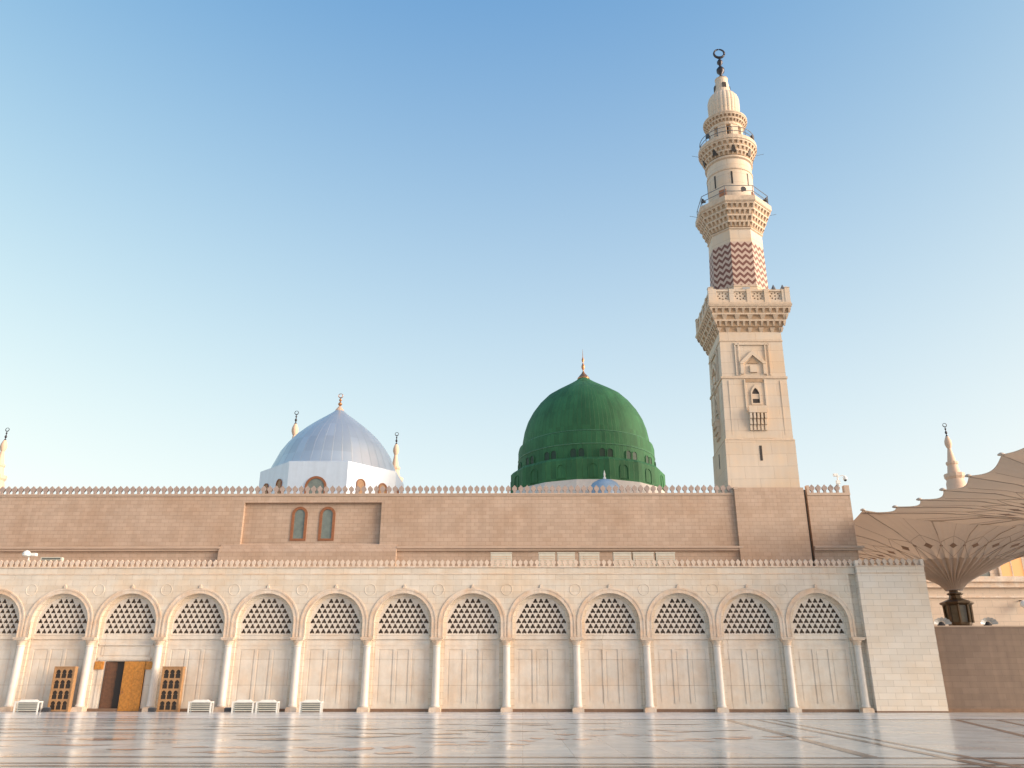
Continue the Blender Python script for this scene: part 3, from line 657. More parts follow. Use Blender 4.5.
def corbel_sq(z0, z1, h0, h1, tiers, n):
    b = MB(); d = MB()
    for t in range(tiers):
        za = z0+(z1-z0)*t/tiers; zb = z0+(z1-z0)*(t+1)/tiers; ha = h0+(h1-h0)*t/tiers; hb_ = h0+(h1-h0)*(t+1)/tiers
        zm = za+(zb-za)*0.72
        d.frustum(0, 0, za, ha-0.02, zm, ha+0.03)
        if t: b.frustum(0, 0, zm, hb_, zb+(-0.001 if t < tiers-1 else 0), hb_)
        else: d.frustum(0, 0, zm, ha+.03, zb, hb_-.03)
        N = n*(2 if t % 2 else 1); pitch = 2*hb_/N
        for s in range(4):
            i0 = len(b.v)
            for i in range(N+1):
                x = -hb_+pitch*i; w = pitch*0.22
                x = max(-hb_+w, min(hb_-w, x))
                b.add([(x-w*.5, -ha+.02, za), (x+w*.5, -ha+.02, za), (x+w, -hb_+.01, zm), (x-w, -hb_+.01, zm), (x-w, -ha+.02, zm), (x+w, -ha+.02, zm)],
                      [(0, 1, 2, 3), (0, 3, 4), (1, 5, 2)])
            b.turned(s*PI/2, 0, 0, i0)
    return b, d
def corbel_rd(z0, z1, r0, r1, tiers, n, sides=32, a0=0.0):
    b = MB(); d = MB()
    for t in range(tiers):
        za = z0+(z1-z0)*t/tiers; zb = z0+(z1-z0)*(t+1)/tiers; ra = r0+(r1-r0)*t/tiers; rb = r0+(r1-r0)*(t+1)/tiers
        zm = za+(zb-za)*0.70
        d.lathe([(ra-.02, za), (ra+.03, zm)], sides, 0, 0, a0); b.lathe([(rb, zm), (rb, zb-.001)], sides, 0, 0, a0)
        for i in range(n):
            a = 2*PI*(i+(0.5 if t % 2 else 0))/n; w = PI*rb/n*0.5
            # on polygons the brackets follow the flat sides
            rr_a, rr_b = ra, rb
            if sides == 8:
                q = (a-a0) % (PI/4)-PI/8; f_ = math.cos(PI/8)/math.cos(q); rr_a, rr_b = ra*f_, rb*f_
            i0 = len(b.v)
            b.add([(rr_a-.03, -w*.5, za), (rr_a-.03, w*.5, za), (rr_b-.01, w, zm), (rr_b-.01, -w, zm), (rr_a-.03, -w, zm), (rr_a-.03, w, zm)],
                  [(0, 1, 2, 3), (0, 3, 4), (1, 5, 2)])
            b.turned(a, 0, 0, i0)
    return b, d
# square gallery
b, d = corbel_sq(31.2, 33.35, 2.72, 3.55, 4, 6)
g = mp(b, 'gallery_corbel', M['carve']); d.build('niche_back', M['carved'], g)
b = MB(); b.frustum(0, 0, 33.35, 3.62, 33.55, 3.68); b.frustum(0, 0, 33.55, 3.62, 33.75, 3.62); mp(b, 'gallery_floor', M['carve'])
b = MB(); H = 3.5; pan_spots = []
for q_ in range(4):
    i0 = len(b.v)
    b.box(-H, H, -H, -H+.2, 33.75, 34.0); b.box(-H, H, -H, -H+.2, 34.86, 35.05)
    for i in range(5):
        x = -H+.42+(2*H-.84)*i/4
        b.box(x-.2, x+.2, -H-.04, -H+.21, 33.76, 35.09)
    b.box(-H-.08, -H+.36, -H-.08, -H+.36, 33.76, 35.2); b.add([(-H-.12, -H-.12, 35.2), (-H+.4, -H-.12, 35.2), (-H+.4, -H+.4, 35.2), (-H-.12, -H+.4, 35.2), (-H+.14, -H+.14, 35.42)], [(0, 1, 4), (1, 2, 4), (2, 3, 4), (3, 0, 4), (3, 2, 1, 0)])
    b.turned(q_*PI/2, 0, 0, i0)
g = mp(b, 'gallery_parapet', M['minaret'])
for q_ in range(4):
    for i in range(4):
        x = -H+.42+(2*H-.84)*(i+.5)/4; w = (2*H-.84)/8-.2
        holes = [[(x+u-.09, 34.43+v_), (x+u, 34.43+v_-.09), (x+u+.09, 34.43+v_), (x+u, 34.43+v_+.09)][::-1] for (u, v_) in ((-.27, .22), (.27, .22), (0, .0), (-.27, -.22), (.27, -.22), (0, -.3), (0, .3), (-.4, .0), (.4, .0))]
        q = MB().poly([[(x-w, 34.0), (x+w, 34.0), (x+w, 34.86), (x-w, 34.86)]]+holes, -H+.10, -H+.16); q.turned(q_*PI/2, 0, 0, 0); pp = q.build('pierced_panel', M['minaret'], g)
b = MB()
for q_ in range(4): i0 = len(b.v); b.box(-H+.25, H-.25, -H+.19, -H+.22, 33.76, 34.85); b.turned(q_*PI/2, 0, 0, i0)
b.build('parapet_shade_backing', M['carved'], g)  # added darker ring, shade coloured in behind the pierced holes
def speaker(parent, x, y, z, a, m='black'):
    b = MB(); i0 = 0
    b.lathe([(.10, 0), (.12, .12), (.27, .36)], 10); 
    vs = [(z_+.0, y_, -x_) for x_, y_, z_ in b.v]; b.v = [(vx, vy, vz) for vx, vy, vz in vs]
    b.turned(a, 0, 0, 0); b.v = [(p[0]+x, p[1]+y, p[2]+z) for p in b.v]
    return b.build('loudspeaker', M[m], parent)
for xx, yy in ((2.25, -3.35), (3.05, -3.35)):
    b = MB(); b.lathe([(.24, 0), (.20, .12), (.03, .5)], 10, xx, yy); b.v = [(p[0], p[1], p[2]+35.06) for p in b.v]; mp(b, 'spike', M['rail'])
b = MB(); b.box(-.32, .32, -2.80, -2.70, 35.2, 35.65); mp(b, 'plaque', M['silver'])
# octagonal chevron shaft
O8 = PI/8
ac = math.cos(O8)
b = MB(); b.lathe([(2.75/ac, 33.76), (2.72/ac, 35.2), (2.52/ac, 35.85)], 8, 0, 0, O8); mp(b, 'octagonal_base', M['minaret'])
b = MB(); b.lathe([(2.36/ac, 40.6), (2.34/ac, 42.0)], 8, 0, 0, O8, cap=False); mp(b, 'octagonal_neck', M['minaret'])
me_n = 8; v = []; f = []; uvs = []
for j, z in enumerate((35.85, 40.6)):
    r = (2.48, 2.36)[j]/ac
    for i in range(8): a = O8+2*PI*i/8; v.append((r*math.cos(a), r*math.sin(a), z))
for i in range(8): k = (i+1) % 8; f.append((i, k, 8+k, 8+i))
ch = MB().add(v, f)
o = mp(ch, 'chevron_shaft', M['chevron'])
uvl = o.data.uv_layers.new(name='UVMap')
for fi, p in enumerate(o.data.polygons):
    for li, (uu, vv) in zip(p.loop_indices, ((fi*3, 0.1), (fi*3+3, 0.1), (fi*3+3, 7.5), (fi*3, 7.5))): uvl.data[li].uv = (uu, vv)
b = MB(); b.lathe([(2.48/ac, 35.8), (2.56/ac, 35.85), (2.54/ac, 35.96), (2.47/ac, 36.0)], 8, 0, 0, O8, cap=False); mp(b, 'moulding', M['carve'])
b = MB(); b.lathe([(2.34/ac, 41.9), (2.45/ac, 42.0), (2.45/ac, 42.1), (2.36/ac, 42.15)], 8, 0, 0, O8); mp(b, 'moulding', M['carve'])
b, d = corbel_rd(42.2, 44.4, 2.42/ac, 3.25/ac, 4, 40, 8, O8)
g = mp(b, 'balcony_corbel', M['carve']); d.build('niche_back', M['carved'], g)
b = MB(); b.lathe([(3.3/ac, 44.4), (3.38/ac, 44.5), (3.38/ac, 45.0), (3.2/ac, 45.05)], 8, 0, 0, O8); mp(b, 'balcony_floor', M['carve'])
def railing(z0, z1, r, n, sides, a0):
    b = MB()
    pts = [(r*math.cos(a0+2*PI*i/sides), r*math.sin(a0+2*PI*i/sides)) for i in range(sides)]
    for z in (z1, (z0+z1)/2):
        for i in range(sides):
            p, q = pts[i], pts[(i+1) % sides]; b.tube([(p[0], p[1], z), (q[0], q[1], z)], .035, 5)
    for i in range(sides if sides == 8 else n):
        a = a0+2*PI*i/(sides if sides == 8 else n); b.tube([(r*math.cos(a), r*math.sin(a), z0), (r*math.cos(a), r*math.sin(a), z1)], .035, 5)
    return b
mp(railing(45.0, 46.2, 3.15/ac, 8, 8, O8), 'railing', M['rail'])
for a in (-2.75, -1.45, -0.45, .6, 1.8): speaker(MIN, 3.0*math.cos(a), 3.0*math.sin(a), 45.7, a)
# round shaft
b = MB(); b.lathe([(2.2, 45.0), (2.16, 50.4)], 40); mp(b, 'round_shaft', M['minaret'], smooth=True)
b = MB(); b.lathe([(2.17, 48.75), (2.24, 48.8), (2.24, 48.92), (2.17, 48.97)], 40, cap=False); mp(b, 'moulding', M['carve'], smooth=True)
b = MB(); b.lathe([(2.17, 50.0), (2.32, 50.1), (2.32, 50.3), (2.2, 50.4)], 40, cap=False); mp(b, 'moulding', M['carve'], smooth=True)
for i in range(8):
    a = -PI/2-0.13+i*PI/4; bb = MB(); bb.box(2.12, 2.20, -.08, .08, 47.1, 48.5); bb.turned(a, 0, 0, 0)
    mp(bb, 'slit_window', M['dark'])
    if i % 2 == 0:
        bb = MB(); bb.box(2.14, 2.25, -.34, .34, 45.05, 46.6); bb.turned(a-0.45, 0, 0, 0); mp(bb, 'door', M['reddoor'])
b, d = corbel_rd(50.5, 51.9, 2.2, 2.78, 3, 32, 40)
g = mp(b, 'balcony_corbel', M['carve']); d.build('niche_back', M['carved'], g)
for i in range(8):
    a = -PI/2+0.02+i*PI/4; bb = MB().add([(2.36, -.27, 50.65), (2.36, .27, 50.65), (2.62, 0, 51.5), (2.2, -.27, 50.65), (2.2, .27, 50.65)], [(0, 1, 2), (0, 2, 3), (1, 4, 2)]); bb.turned(a, 0, 0, 0)
    bb.build('niche', M['dark'], g)
b = MB(); b.lathe([(2.78, 51.9), (2.86, 51.95), (2.86, 52.35), (2.7, 52.4)], 40); mp(b, 'balcony_floor', M['carve'])
mp(railing(52.4, 53.35, 2.66, 12, 32, 0), 'railing', M['rail'])
for a in (-2.5, -0.6, .7, 2.2): speaker(MIN, 2.4*math.cos(a), 2.4*math.sin(a), 52.95, a)
for (zz, r, aa) in ((51.7, 2.8, -.05), (51.7, 2.8, PI), (44.7, 3.4, -.05), (44.7, 3.4, PI)):
    b = MB(); b.tube([(r*math.cos(aa), r*math.sin(aa), zz), ((r+.75)*math.cos(aa), (r+.75)*math.sin(aa), zz+.15)], .018, 5); mp(b, 'rod', M['rail'])
# open drum with pillars, ringed cornice, ribbed bulb
b = MB(); b.lathe([(1.2, 52.4), (1.2, 54.9)], 24); mp(b, 'lantern_core', M['dark'])
b = MB()
for i in range(8):
    a = -PI/2+PI/8-0.05+i*PI/4; i0 = len(b.v); b.box(1.1, 1.62, -.40, .40, 52.4, 54.6); b.turned(a, 0, 0, i0)
b.lathe([(1.64, 54.45), (1.70, 54.5), (1.72, 54.75)], 24); mp(b, 'lantern_pillars', M['minaret'])
b, d = corbel_rd(54.75, 55.5, 1.75, 2.15, 2, 32, 32)
g = mp(b, 'ring_corbel', M['carve']); d.build('niche_back', M['carved'], g)
b = MB(); b.lathe([(2.15, 55.5), (2.2, 55.55), (2.2, 55.7), (1.9, 55.8), (1.5, 55.85)], 32); mp(b, 'ring_cornice', M['carve'])
v = MB(); n = 96; prof = [(1.46, 55.8), (1.50, 56.5), (1.55, 57.6), (1.54, 58.2), (1.45, 58.65), (1.22, 59.0), (.95, 59.2)]
v.lathe(prof, n)
for i, p in enumerate(v.v):
    a = math.atan2(p[1], p[0]); s = 1+0.035*abs(math.sin(a*12)); v.v[i] = (p[0]*s, p[1]*s, p[2])
mp(v, 'ribbed_bulb', M['minaret'])
b = MB(); b.lathe([(.96, 59.15), (.86, 59.3), (.60, 61.15), (.68, 61.25), (.5, 61.4)], 20); mp(b, 'neck', M['minaret'])
for i in range(4):
    a = -PI/2+i*PI/2; bb = MB(); bb.box(.66, .82, -.19, .19, 59.75, 60.35); bb.turned(a+.1, 0, 0, 0); mp(bb, 'slit_window', M['dark'])
def finial(parent, z, H_, r, m, crescent=True, ax=0, ay=0):
    b = MB(); h = H_
    prof = [(r*1.1, 0), (r*.9, .05), (r*.3, .12), (r*.35, .16), (r*.95, .24), (r*1.0, .32), (r*.35, .42), (r*.25, .46), (r*.7, .53), (r*.7, .58), (r*.25, .66), (r*.18, .72)]
    b.lathe([(q, z+t*h) for q, t in prof], 14, ax, ay)
    if crescent:
        R = h*.135
        for s in (-1, 1):
            pts = []
            for i in range(13):
                a = -PI/2+s*PI*0.985*i/12; pts.append((ax+R*math.cos(a), ay, z+h*.72+R+R*math.sin(a)))
            b.tube(pts, h*.036, 6, h*.018)
    else: b.tube([(ax, ay, z+h*.7), (ax, ay, z+h)], r*.2, 5, .01)
    return b.build('finial', m, parent, smooth=True)
finial(MIN, 61.35, 4.0, .42, M['finial'])

# ================================================================== GREEN DOME
GX, GY = 6.65, 82.0
GD = empty('green_dome', (GX, GY, 0), 'large pointed green dome on a two tiered green drum with rows of paired small windows', 'dome')
R16 = PI/16
b = MB(); b.lathe([(7.9, 19.75), (7.9, 21.7), (7.65, 21.98), (7.15, 22.0)], 16, 0, 0, R16); b.build('lower_drum', M['green'], GD)
b = MB(); b.lathe([(7.0, 21.95), (7.0, 24.35), (6.9, 24.75), (6.6, 24.85)], 64, 0, 0); b.build('upper_drum', M['green'], GD, smooth=True)
prof = [(6.58, 24.8), (6.54, 25.5), (6.36, 26.5), (6.02, 27.55), (5.5, 28.55), (4.82, 29.5), (4.0, 30.35), (3.1, 30.95), (2.2, 31.5), (1.4, 32.0), (.8, 32.42), (.45, 32.8)]
b = MB(); b.lathe(prof, 72); b.build('dome_shell', M['green'], GD, smooth=True)
for (r, z) in ((6.6, 24.9), (7.0, 23.45)):
    b = MB(); b.ring((0, 0, z), r, .05, 'z', 72, 6); b.build('rim', M['greenpale'], GD, smooth=True)
for i in range(16):
    a = i*2*PI/16+R16*1.0-PI/2
    for s in (-1, 1):
        q = MB()
        w = .27; o = [(-w, 22.15)]+[(w*math.cos(PI-PI*k/8), 22.7+w*math.sin(PI-PI*k/8)) for k in range(9)]+[(w, 22.15)]
        q.poly([o], -7.04, -6.98); q.turned(a+PI/2*0+s*.055, 0, 0, 0)
        w_ = q.build('window', M['greenwin'], GD)
        q = MB(); q.poly([[(x*1.3, 22.11+(z-22.15)*1.10) for x, z in o], [(x*1.02, z) for x, z in o]], -7.08, -7.01); q.turned(a+s*.055, 0, 0, 0); q.build('window_frame', M['green'], w_)
for i in range(16):
    a = i*2*PI/16
    q = MB(); w = .48; o = [(-w, 19.95)]+[(w*math.cos(PI-PI*k/10), 20.9+w*math.sin(PI-PI*k/10)) for k in range(11)]+[(w, 19.95)]
    h = [(x*.8, 19.95+(z-19.95)*.93) for x, z in o]
    q.poly([o, h], -7.9*math.cos(R16)-.06, -7.9*math.cos(R16)+.02); q.turned(a, 0, 0, 0); q.build('blind_arch', M['green'], GD)
b = MB(); b.box(-.35, .2, -1.45, -.6, 31.75, 32.0); b.build('vent', M['greenwin'], GD)
b = MB(); b.lathe([(.62, 32.55), (.66, 32.7), (.4, 33.05), (.12, 33.35)], 16); b.build('finial_base', M['gold'], GD, smooth=True)
finial(GD, 33.2, 2.9, .19, M['gold'], False)
b = MB(); b.lathe([(8.9, 16.2), (8.9, 17.9), (8.5, 18.9), (8.0, 19.74)], 16, 0, 0, R16); b.build('stone_drum', M['lattice'], GD)
# small blue dome in front
SD = empty('small_blue_dome', (7.45, 72, 16), 'small pale blue dome with white spike peeping over merlons below the green dome', 'dome')
b = MB(); b.lathe([(1.45, 0), (1.45, 2.1), (1.38, 2.4), (1.1, 2.8), (.7, 3.05), (.3, 3.17), (.08, 3.2)], 28); b.build('dome_shell', M['bluedome'], SD, smooth=True)
b = MB(); b.lathe([(.12, 3.15), (.14, 3.3), (.06, 3.45), (.1, 3.6), (.02, 4.0)], 10); b.build('spike', M['white'], SD)

# ================================================================== WHITE DOME
WX, WY = -19.75, 84.0
WD = empty('silver_dome', (WX, WY, 0), 'pale silver blue pointed dome on a white octagonal drum with brown arched windows', 'dome')
aw = 6.95/ac
b = MB(); b.lathe([(aw, 16.2), (aw, 22.3), (aw*.96, 22.42)], 8, 0, 0, O8); b.build('octagonal_drum', M['whitemetal'], WD)
b = MB(); prof = [(6.75, 22.3), (6.5, 22.9), (6.13, 23.75), (5.78, 24.6), (5.2, 25.5), (4.4, 26.5), (3.4, 27.45), (2.55, 28.15), (1.7, 28.8), (.9, 29.4), (.45, 29.8)]
b.lathe(prof, 72); b.build('dome_shell', M['silverdome'], WD, smooth=True)
b = MB(); b.lathe([(.5, 29.65), (.45, 29.9), (.15, 30.3)], 14); b.build('finial_base', M['farstone'], WD)
finial(WD, 30.1, 1.7, .22, M['gold'], True)
for s in range(8):
    xs = ((-.1, 1.05, 19.75),) if s == 0 else ((-1.3, .52, 20.3), (1.3, .52, 20.3))
    for (xm, r, zc) in xs:
        def ar(rr): return [(xm-rr, 17.5)]+[(xm+rr*math.cos(PI-PI*k/14), zc+rr*math.sin(PI-PI*k/14)) for k in range(15)]+[(xm+rr, 17.5)]
        q = MB(); q.poly([ar(r), ar(r*.78)], -7.05, -6.92); q.turned(s*PI/4, 0, 0, 0); w = q.build('window', M['wood'] if s == 0 else M['wood'], WD)
        q = MB(); q.poly([ar(r*.78)], -6.99, -6.93); q.turned(s*PI/4, 0, 0, 0); q.build('pane', M['glass'] if s == 0 else M['latgold'], w)
b = MB(); b.box(-.5, -.2, -7.2, -6.9, 17.2, 20.9)

# ================================================================== DISTANT MINARETS
def far_minaret(x, y, s, ztip, label):
    """upper stage of a large minaret seen over the roofs; ztip = height of the finial's tip"""
    r = empty('distant_minaret', (x, y, 0), label, 'minaret', 'distant minarets')
    k = lambda d: ztip-d*s
    b = MB(); b.lathe([(1.9*s, 0), (1.9*s, k(13.4)), (1.3*s, k(11.4)), (1.0*s, k(9.4)), (.42*s, k(6.0)), (.34*s, k(5.6))], 20); b.build('shaft', M['farstone'], r, smooth=True)
    b = MB(); b.lathe([(1.35*s, k(13.0)), (2.0*s, k(12.0)), (2.05*s, k(11.3)), (1.2*s, k(11.2))], 10); b.build('balcony', M['farstone'], r)
    b = MB(); b.lathe([(.9*s, k(9.6)), (1.2*s, k(9.1)), (1.2*s, k(8.7)), (.85*s, k(8.6))], 12); b.build('balcony', M['farstone'], r)
    b = MB(); b.lathe([(.34*s, k(5.7)), (.5*s, k(5.4)), (.72*s, k(4.7)), (.68*s, k(4.0)), (.42*s, k(3.3)), (.2*s, k(2.9))], 18); b.build('bulb', M['farstone'], r, smooth=True)
    f_ = finial(r, k(3.0), 3.0*s, .26*s, M['finial'])
    return r
far_minaret(-49.4, 170, 1.0, 58.9, 'distant pink minaret tip with crescent rising just left of the silver dome')
far_minaret(-27.1, 170, .9, 53.9, 'distant pink minaret tip standing just right of the silver dome')
far_minaret(-112.6, 170, .95, 55.2, 'distant pink minaret tip at the far left end of the skyline')
far_minaret(91.5, 170, 1.0, 55.6, 'distant minaret above the beige parasol at the right')

# ================================================================== PARASOLS
def canopy(name, px, py, label, dip):
    r = empty(name, (px, py, 0), label, 'parasol', 'giant parasols')
    HB = 12.75
    prof = [(0, 9.6), (.65, 10.05), (.9, 10.45), (1.3, 10.9), (1.9, 11.3), (2.6, 11.62), (3.4, 11.95), (4.5, 12.45), (5.8, 13.0), (7.1, 13.4), (9.0, 13.85), (10.8, 13.95), (12.75, 14.1)]
    def hz(t):
        for (a, za), (c, zc) in zip(prof, prof[1:]):
            if t <= c: return za+(zc-za)*(t-a)/(c-a)
        return prof[-1][1]
    NS = 64; rings = [.72, .9, 1.2, 1.6, 2.2, 3.2, 4.7, 5.1, 5.6, 6.2, 7.0, 8.1, 9.3, 10.5, 11.6, 12.75]
    def pt(rr, a, dz=0):
        # circle near the neck, square at the rim; the rim dips between the arm tips
        t = rr/HB; sq = min(1.0, max(0.0, (t-.25)/.6)); m_ = 1/max(abs(math.cos(a)), abs(math.sin(a))); k = 1+(m_-1)*sq
        ph = abs(math.sin(a*12)); sc_ = 1-(0.04*dip*ph*(t**6)) 
        wz = 0.42*math.cos(a*48)*min(1, rr/2.5)*max(0, 1-rr/6.5)
        return (rr*k*sc_*math.cos(a), rr*k*sc_*math.sin(a), hz(rr)+1.05*(k-1)/.4142*t*t*(1 if sq > 0 else 0)-0.22*dip*ph*t**3+wz*.5+dz)
    b = MB(); bd = MB()
    n = 480
    for (lo, hi, tgt) in ((0, 7, bd), (6, 16, b)):
        rr = rings[lo:hi]
        v = []; f = []
        for dz in (0, .05):
            for q in rr:
                for i in range(n): v.append(pt(q, 2*PI*i/n, dz))
        m_ = len(rr)
        for j in range(m_-1):
            for i in range(n):
                k = (i+1) % n
                f.append((j*n+i, (j+1)*n+i, (j+1)*n+k, j*n+k)); o2 = m_*n
                f.append((o2+j*n+i, o2+j*n+k, o2+(j+1)*n+k, o2+(j+1)*n+i))
        if hi == 16:
            for i in range(n): k = (i+1) % n; j = m_-1; f.append((j*n+i, m_*n+j*n+i, m_*n+j*n+k, j*n+k))
        tgt.add(v, f)
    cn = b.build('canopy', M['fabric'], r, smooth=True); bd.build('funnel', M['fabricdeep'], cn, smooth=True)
    # steel arms under the cloth (16)
    for i in range(24):
        a = 2*PI*i/24; q = MB(); q.tube([pt(t_, a, -.03) for t_ in (.8, 1.3, 2.1, 3.3, 5.0, 7.0, 9.3, 11.6, 12.9)], .03, 6)
        arm = q.build('arm', M['strut'], r)
        e = pt(12.8, a, 0); q = MB(); q.lathe([(.05, -.05), (.20, .0), (.20, .06), (.08, .14)], 10); q.v = [(p[0]+e[0], p[1]+e[1], p[2]+e[2]) for p in q.v]; q.build('arm_tip', M['strut'], arm)
    # woven pattern: diamonds and pointed petals round the funnel
    pat = MB()
    def P3(rr, a): return pt(rr, a, -.02)
    for i in range(24):
        a = 2*PI*(i+.5)/24
        for (dr, da) in ((1, 1),):
            pat.add([P3(6.3, a), P3(6.8, a+.045), P3(7.35, a), P3(6.8, a-.045)], [(0, 1, 2, 3)]); a2 = a+PI/24; pat.add([P3(6.55, a2), P3(6.8, a2+.02), P3(7.05, a2), P3(6.8, a2-.02)], [(0, 1, 2, 3)])
            pat.add([P3(6.8, a-.065), P3(6.88, a), P3(6.8, a+.065), P3(6.72, a)], [(0, 1, 2, 3)])
        for s in (-1, 1):
            pts = [P3(4.8+(3.9)*t, a+s*(PI/24)*math.sin(min(1, t*1.5)*PI/2)*(1 if t < .66 else (1-t)/.34)) for t in [q/10 for q in range(11)]]
            pat.tube([(p[0], p[1], p[2]+.0) for p in pts], .016, 4)
            pts = [P3(8.7+(12.3-8.7)*q/4, a+s*(PI/24)*.98) for q in range(5)]; pat.tube(pts, .010, 4)
        pts = [P3(7.35+(12.3-7.35)*q/5, a) for q in range(6)]; pat.tube(pts, .010, 4)
    pat.build('woven_pattern', M['fabricline'], cn)
    # column
    b = MB(); b.lathe([(1.1, 0), (1.1, .8), (.62, .95), (.6, 6.6), (.7, 7.0)], 24); b.lathe([(.5, 7.0), (.48, 10.2)], 20); b.build('pole', M['bronze'], r, smooth=True)
    b = MB(); b.lathe([(.9, 6.9), (1.0, 7.05), (1.02, 7.25)], 8, 0, 0, O8); b.lathe([(1.15, 8.75), (1.45, 8.92), (1.45, 9.05), (.95, 9.25), (.6, 9.4), (.52, 9.7), (.7, 9.8), (.7, 9.88), (.55, 9.95)], 8, 0, 0, O8)
    for i in range(8):
        a = O8+2*PI*i/8; b.tube([(1.08*math.cos(a), 1.08*math.sin(a), 7.2), (1.12*math.cos(a), 1.12*math.sin(a), 8.8)], .13, 5)
    ln = b.build('lantern', M['bronze'], r)
    for i in range(8):
        a0_, a1_ = O8+2*PI*i/8, O8+2*PI*(i+1)/8
        q = MB().add([(1.0*math.cos(a0_), 1.0*math.sin(a0_), 7.2), (1.0*math.cos(a1_), 1.0*math.sin(a1_), 7.2), (1.06*math.cos(a1_), 1.06*math.sin(a1_), 8.78), (1.06*math.cos(a0_), 1.06*math.sin(a0_), 8.78)], [(0, 1, 2, 3)]); q.build('lantern_pane', M['lampglass'], ln)
    return r
FARP = canopy('giant_parasol', 40.75, 79.6, 'beige parasol with a dark bronze lantern column standing behind the brown wall', 0.25)
FARP.location.z = 0.1
canopy('giant_parasol', 41.2, 54.6, 'nearer beige parasol whose scalloped underside fills the right edge above the brown wall', 1.0)

# ================================================================== RIGHT SIDE
b = MB(); b.box(29.38, 90, YF+0.3, YF+1.1, 0, 5.72); 
BW = empty('boundary_wall', (29.2, YF+.3, 0), 'plain brown block wall running right from the cream pylon', 'wall')
o = b.build('wall', M['boundary'], BW); o.location = (-29.2, -YF-.3, 0)
b = MB(); b.box(29.38, 90, YF+0.26, YF+1.14, 5.72, 5.80); o = b.build('coping', M['wall2s'], BW); o.location = (-29.2, -YF-.3, 0)
b = MB(); b.box(29.38, 90, YF+0.25, YF+0.3, 0, .25); o = b.build('plinth', M['base'], BW); o.location = (-29.2, -YF-.3, 0)
# shell shaped floodlights on the wall
def flood(x, label):
    r = empty('shell_floodlight', (x, YF+.7, 5.80), label, 'floodlight', 'shell floodlights on the brown wall')
    b = MB(); b.lathe([(.34, 0), (.38, .12), (.26, .34), (.12, .42)], 14); b.build('lamp_body', M['black'], r)
    r.scale = (.72, .72, .72)
    for i in range(7):
        t = PI*(i+.5)/7
        q = MB(); c_, s_ = math.cos(t), math.sin(t)
        q.add([(c_*.34-s_*.07, -.18, .12+s_*.34+c_*.07), (c_*.34+s_*.07, -.18, .12+s_*.34-c_*.07), (c_*.85+s_*.17, -.34, .15+s_*.62-c_*.14), (c_*.92, -.36, .15+s_*.70), (c_*.85-s_*.17, -.34, .15+s_*.62+c_*.14),
               (c_*.34-s_*.07, -.14, .12+s_*.34+c_*.07), (c_*.34+s_*.07, -.14, .12+s_*.34-c_*.07), (c_*.85+s_*.17, -.30, .15+s_*.62-c_*.14), (c_*.92, -.32, .15+s_*.70), (c_*.85-s_*.17, -.30, .15+s_*.62+c_*.14)],
              [(0, 1, 2, 3, 4), (9, 8, 7, 6, 5), (1, 6, 7, 2), (2, 7, 8, 3), (3, 8, 9, 4), (4, 9, 5, 0)])
        q.build('petal', M['silver'], r)
flood(30.35, 'silver petalled floodlight on the brown wall beside the pylon')
flood(33.7, 'silver petalled floodlight on the brown wall, right of the lantern column')
# building beyond
HB_ = empty('far_building', (60, 112, 0), 'pale stone building with cornice and windows beyond the brown wall', 'building')
b = MB(); b.box(-40, 60, 0, 40, 0, 14.2); b.box(3.2, 60, 1.2, 40, 15.6, 19.9); b.build('wall', M['hotel'], HB_)
b = MB(); b.box(-40, 60, -.5, 40, 14.2, 14.9); b.box(-40, 60, -.8, 40, 14.9, 15.6); b.box(-40, 60, -.2, .0, 12.9, 13.15); b.build('cornice', M['trim'], HB_)
for i in range(6):
    x = 4.6+(i-1)*4.6+(4.6 if i == 0 else 0)*0
    q = MB(); q.box(x, x+3.0, 1.0, 1.195, 15.8, 19.6); w = q.build('window', M['glass'], HB_)
    q = MB(); q.box(x-.3, x, .9, 1.25, 15.7, 19.9); q.box(x+3, x+3.3, .9, 1.25, 15.7, 19.9); q.box(x-.3, x+3.3, .9, 1.25, 19.6, 19.95); q.box(x+1.4, x+1.55, .92, 1.0, 15.8, 19.6); q.build('window_frame', M['hotel'], w)
    if i == 1: w.data = w.data.copy(); w.data.materials[0] = M['litwin']; w['label'] = 'window lit orange'
b = MB()
q = MB(); q.lathe([(.1, -.5), (.5, -.3), (.55, 0), (.4, .35), (.1, .5)], 16); WL = q.build('wall_lamp', M['white'], None, smooth=True, loc=(65.6, 111.0, 12.0)); tag(WL, 'round white lamp on the far pale wall at the right edge', 'lamp')
b = MB(); b.tube([(0, 0, 0), (0, .6, .5), (0, 1.05, .5)], .08, 6); b.build('bracket', M['bronze'], WL)

# ================================================================== SMALL THINGS
def rack(x, w, label):
    r = empty('slatted_rack', (x, 60.15, 0), label, 'rack', 'white slatted racks along the arcade')
    h = w/2; b = MB()
    for sx in (-1, 1):
        for yy in (-.22, .22): b.box(sx*h-.045, sx*h+.045, yy-.03, yy+.03, 0, .62)
    b.box(-h-.05, h+.05, -.27, .27, .62, .69); b.poly([[(-h*.8, .69), (h*.8, .69), (h*.55, .80), (-h*.55, .80)]], -.2, .2)
    b.build('frame', M['white'], r)
    for i in range(4):
        z = .09+i*.135; q = MB(); q.box(-h+.05, h-.05, -.25, -.22, z, z+.06); q.build('slat', M['ac'], r)
    q = MB(); q.box(-h+.05, h-.05, .1, .14, .06, .61); q.build('back_panel', M['rail'], r)
    return r
rack(-34.05, 1.6, 'white slatted rack at the far left, left of the first lattice leaf')
rack(-22.1, 1.5, 'white slatted rack just right of the right lattice leaf')
rack(-19.15, 1.4, 'white slatted rack, left one of the close pair')
rack(-17.5, 1.4, 'white slatted rack, right one of the close pair')
rack(-14.5, 1.42, 'white slatted rack standing alone at the right end of the racks')

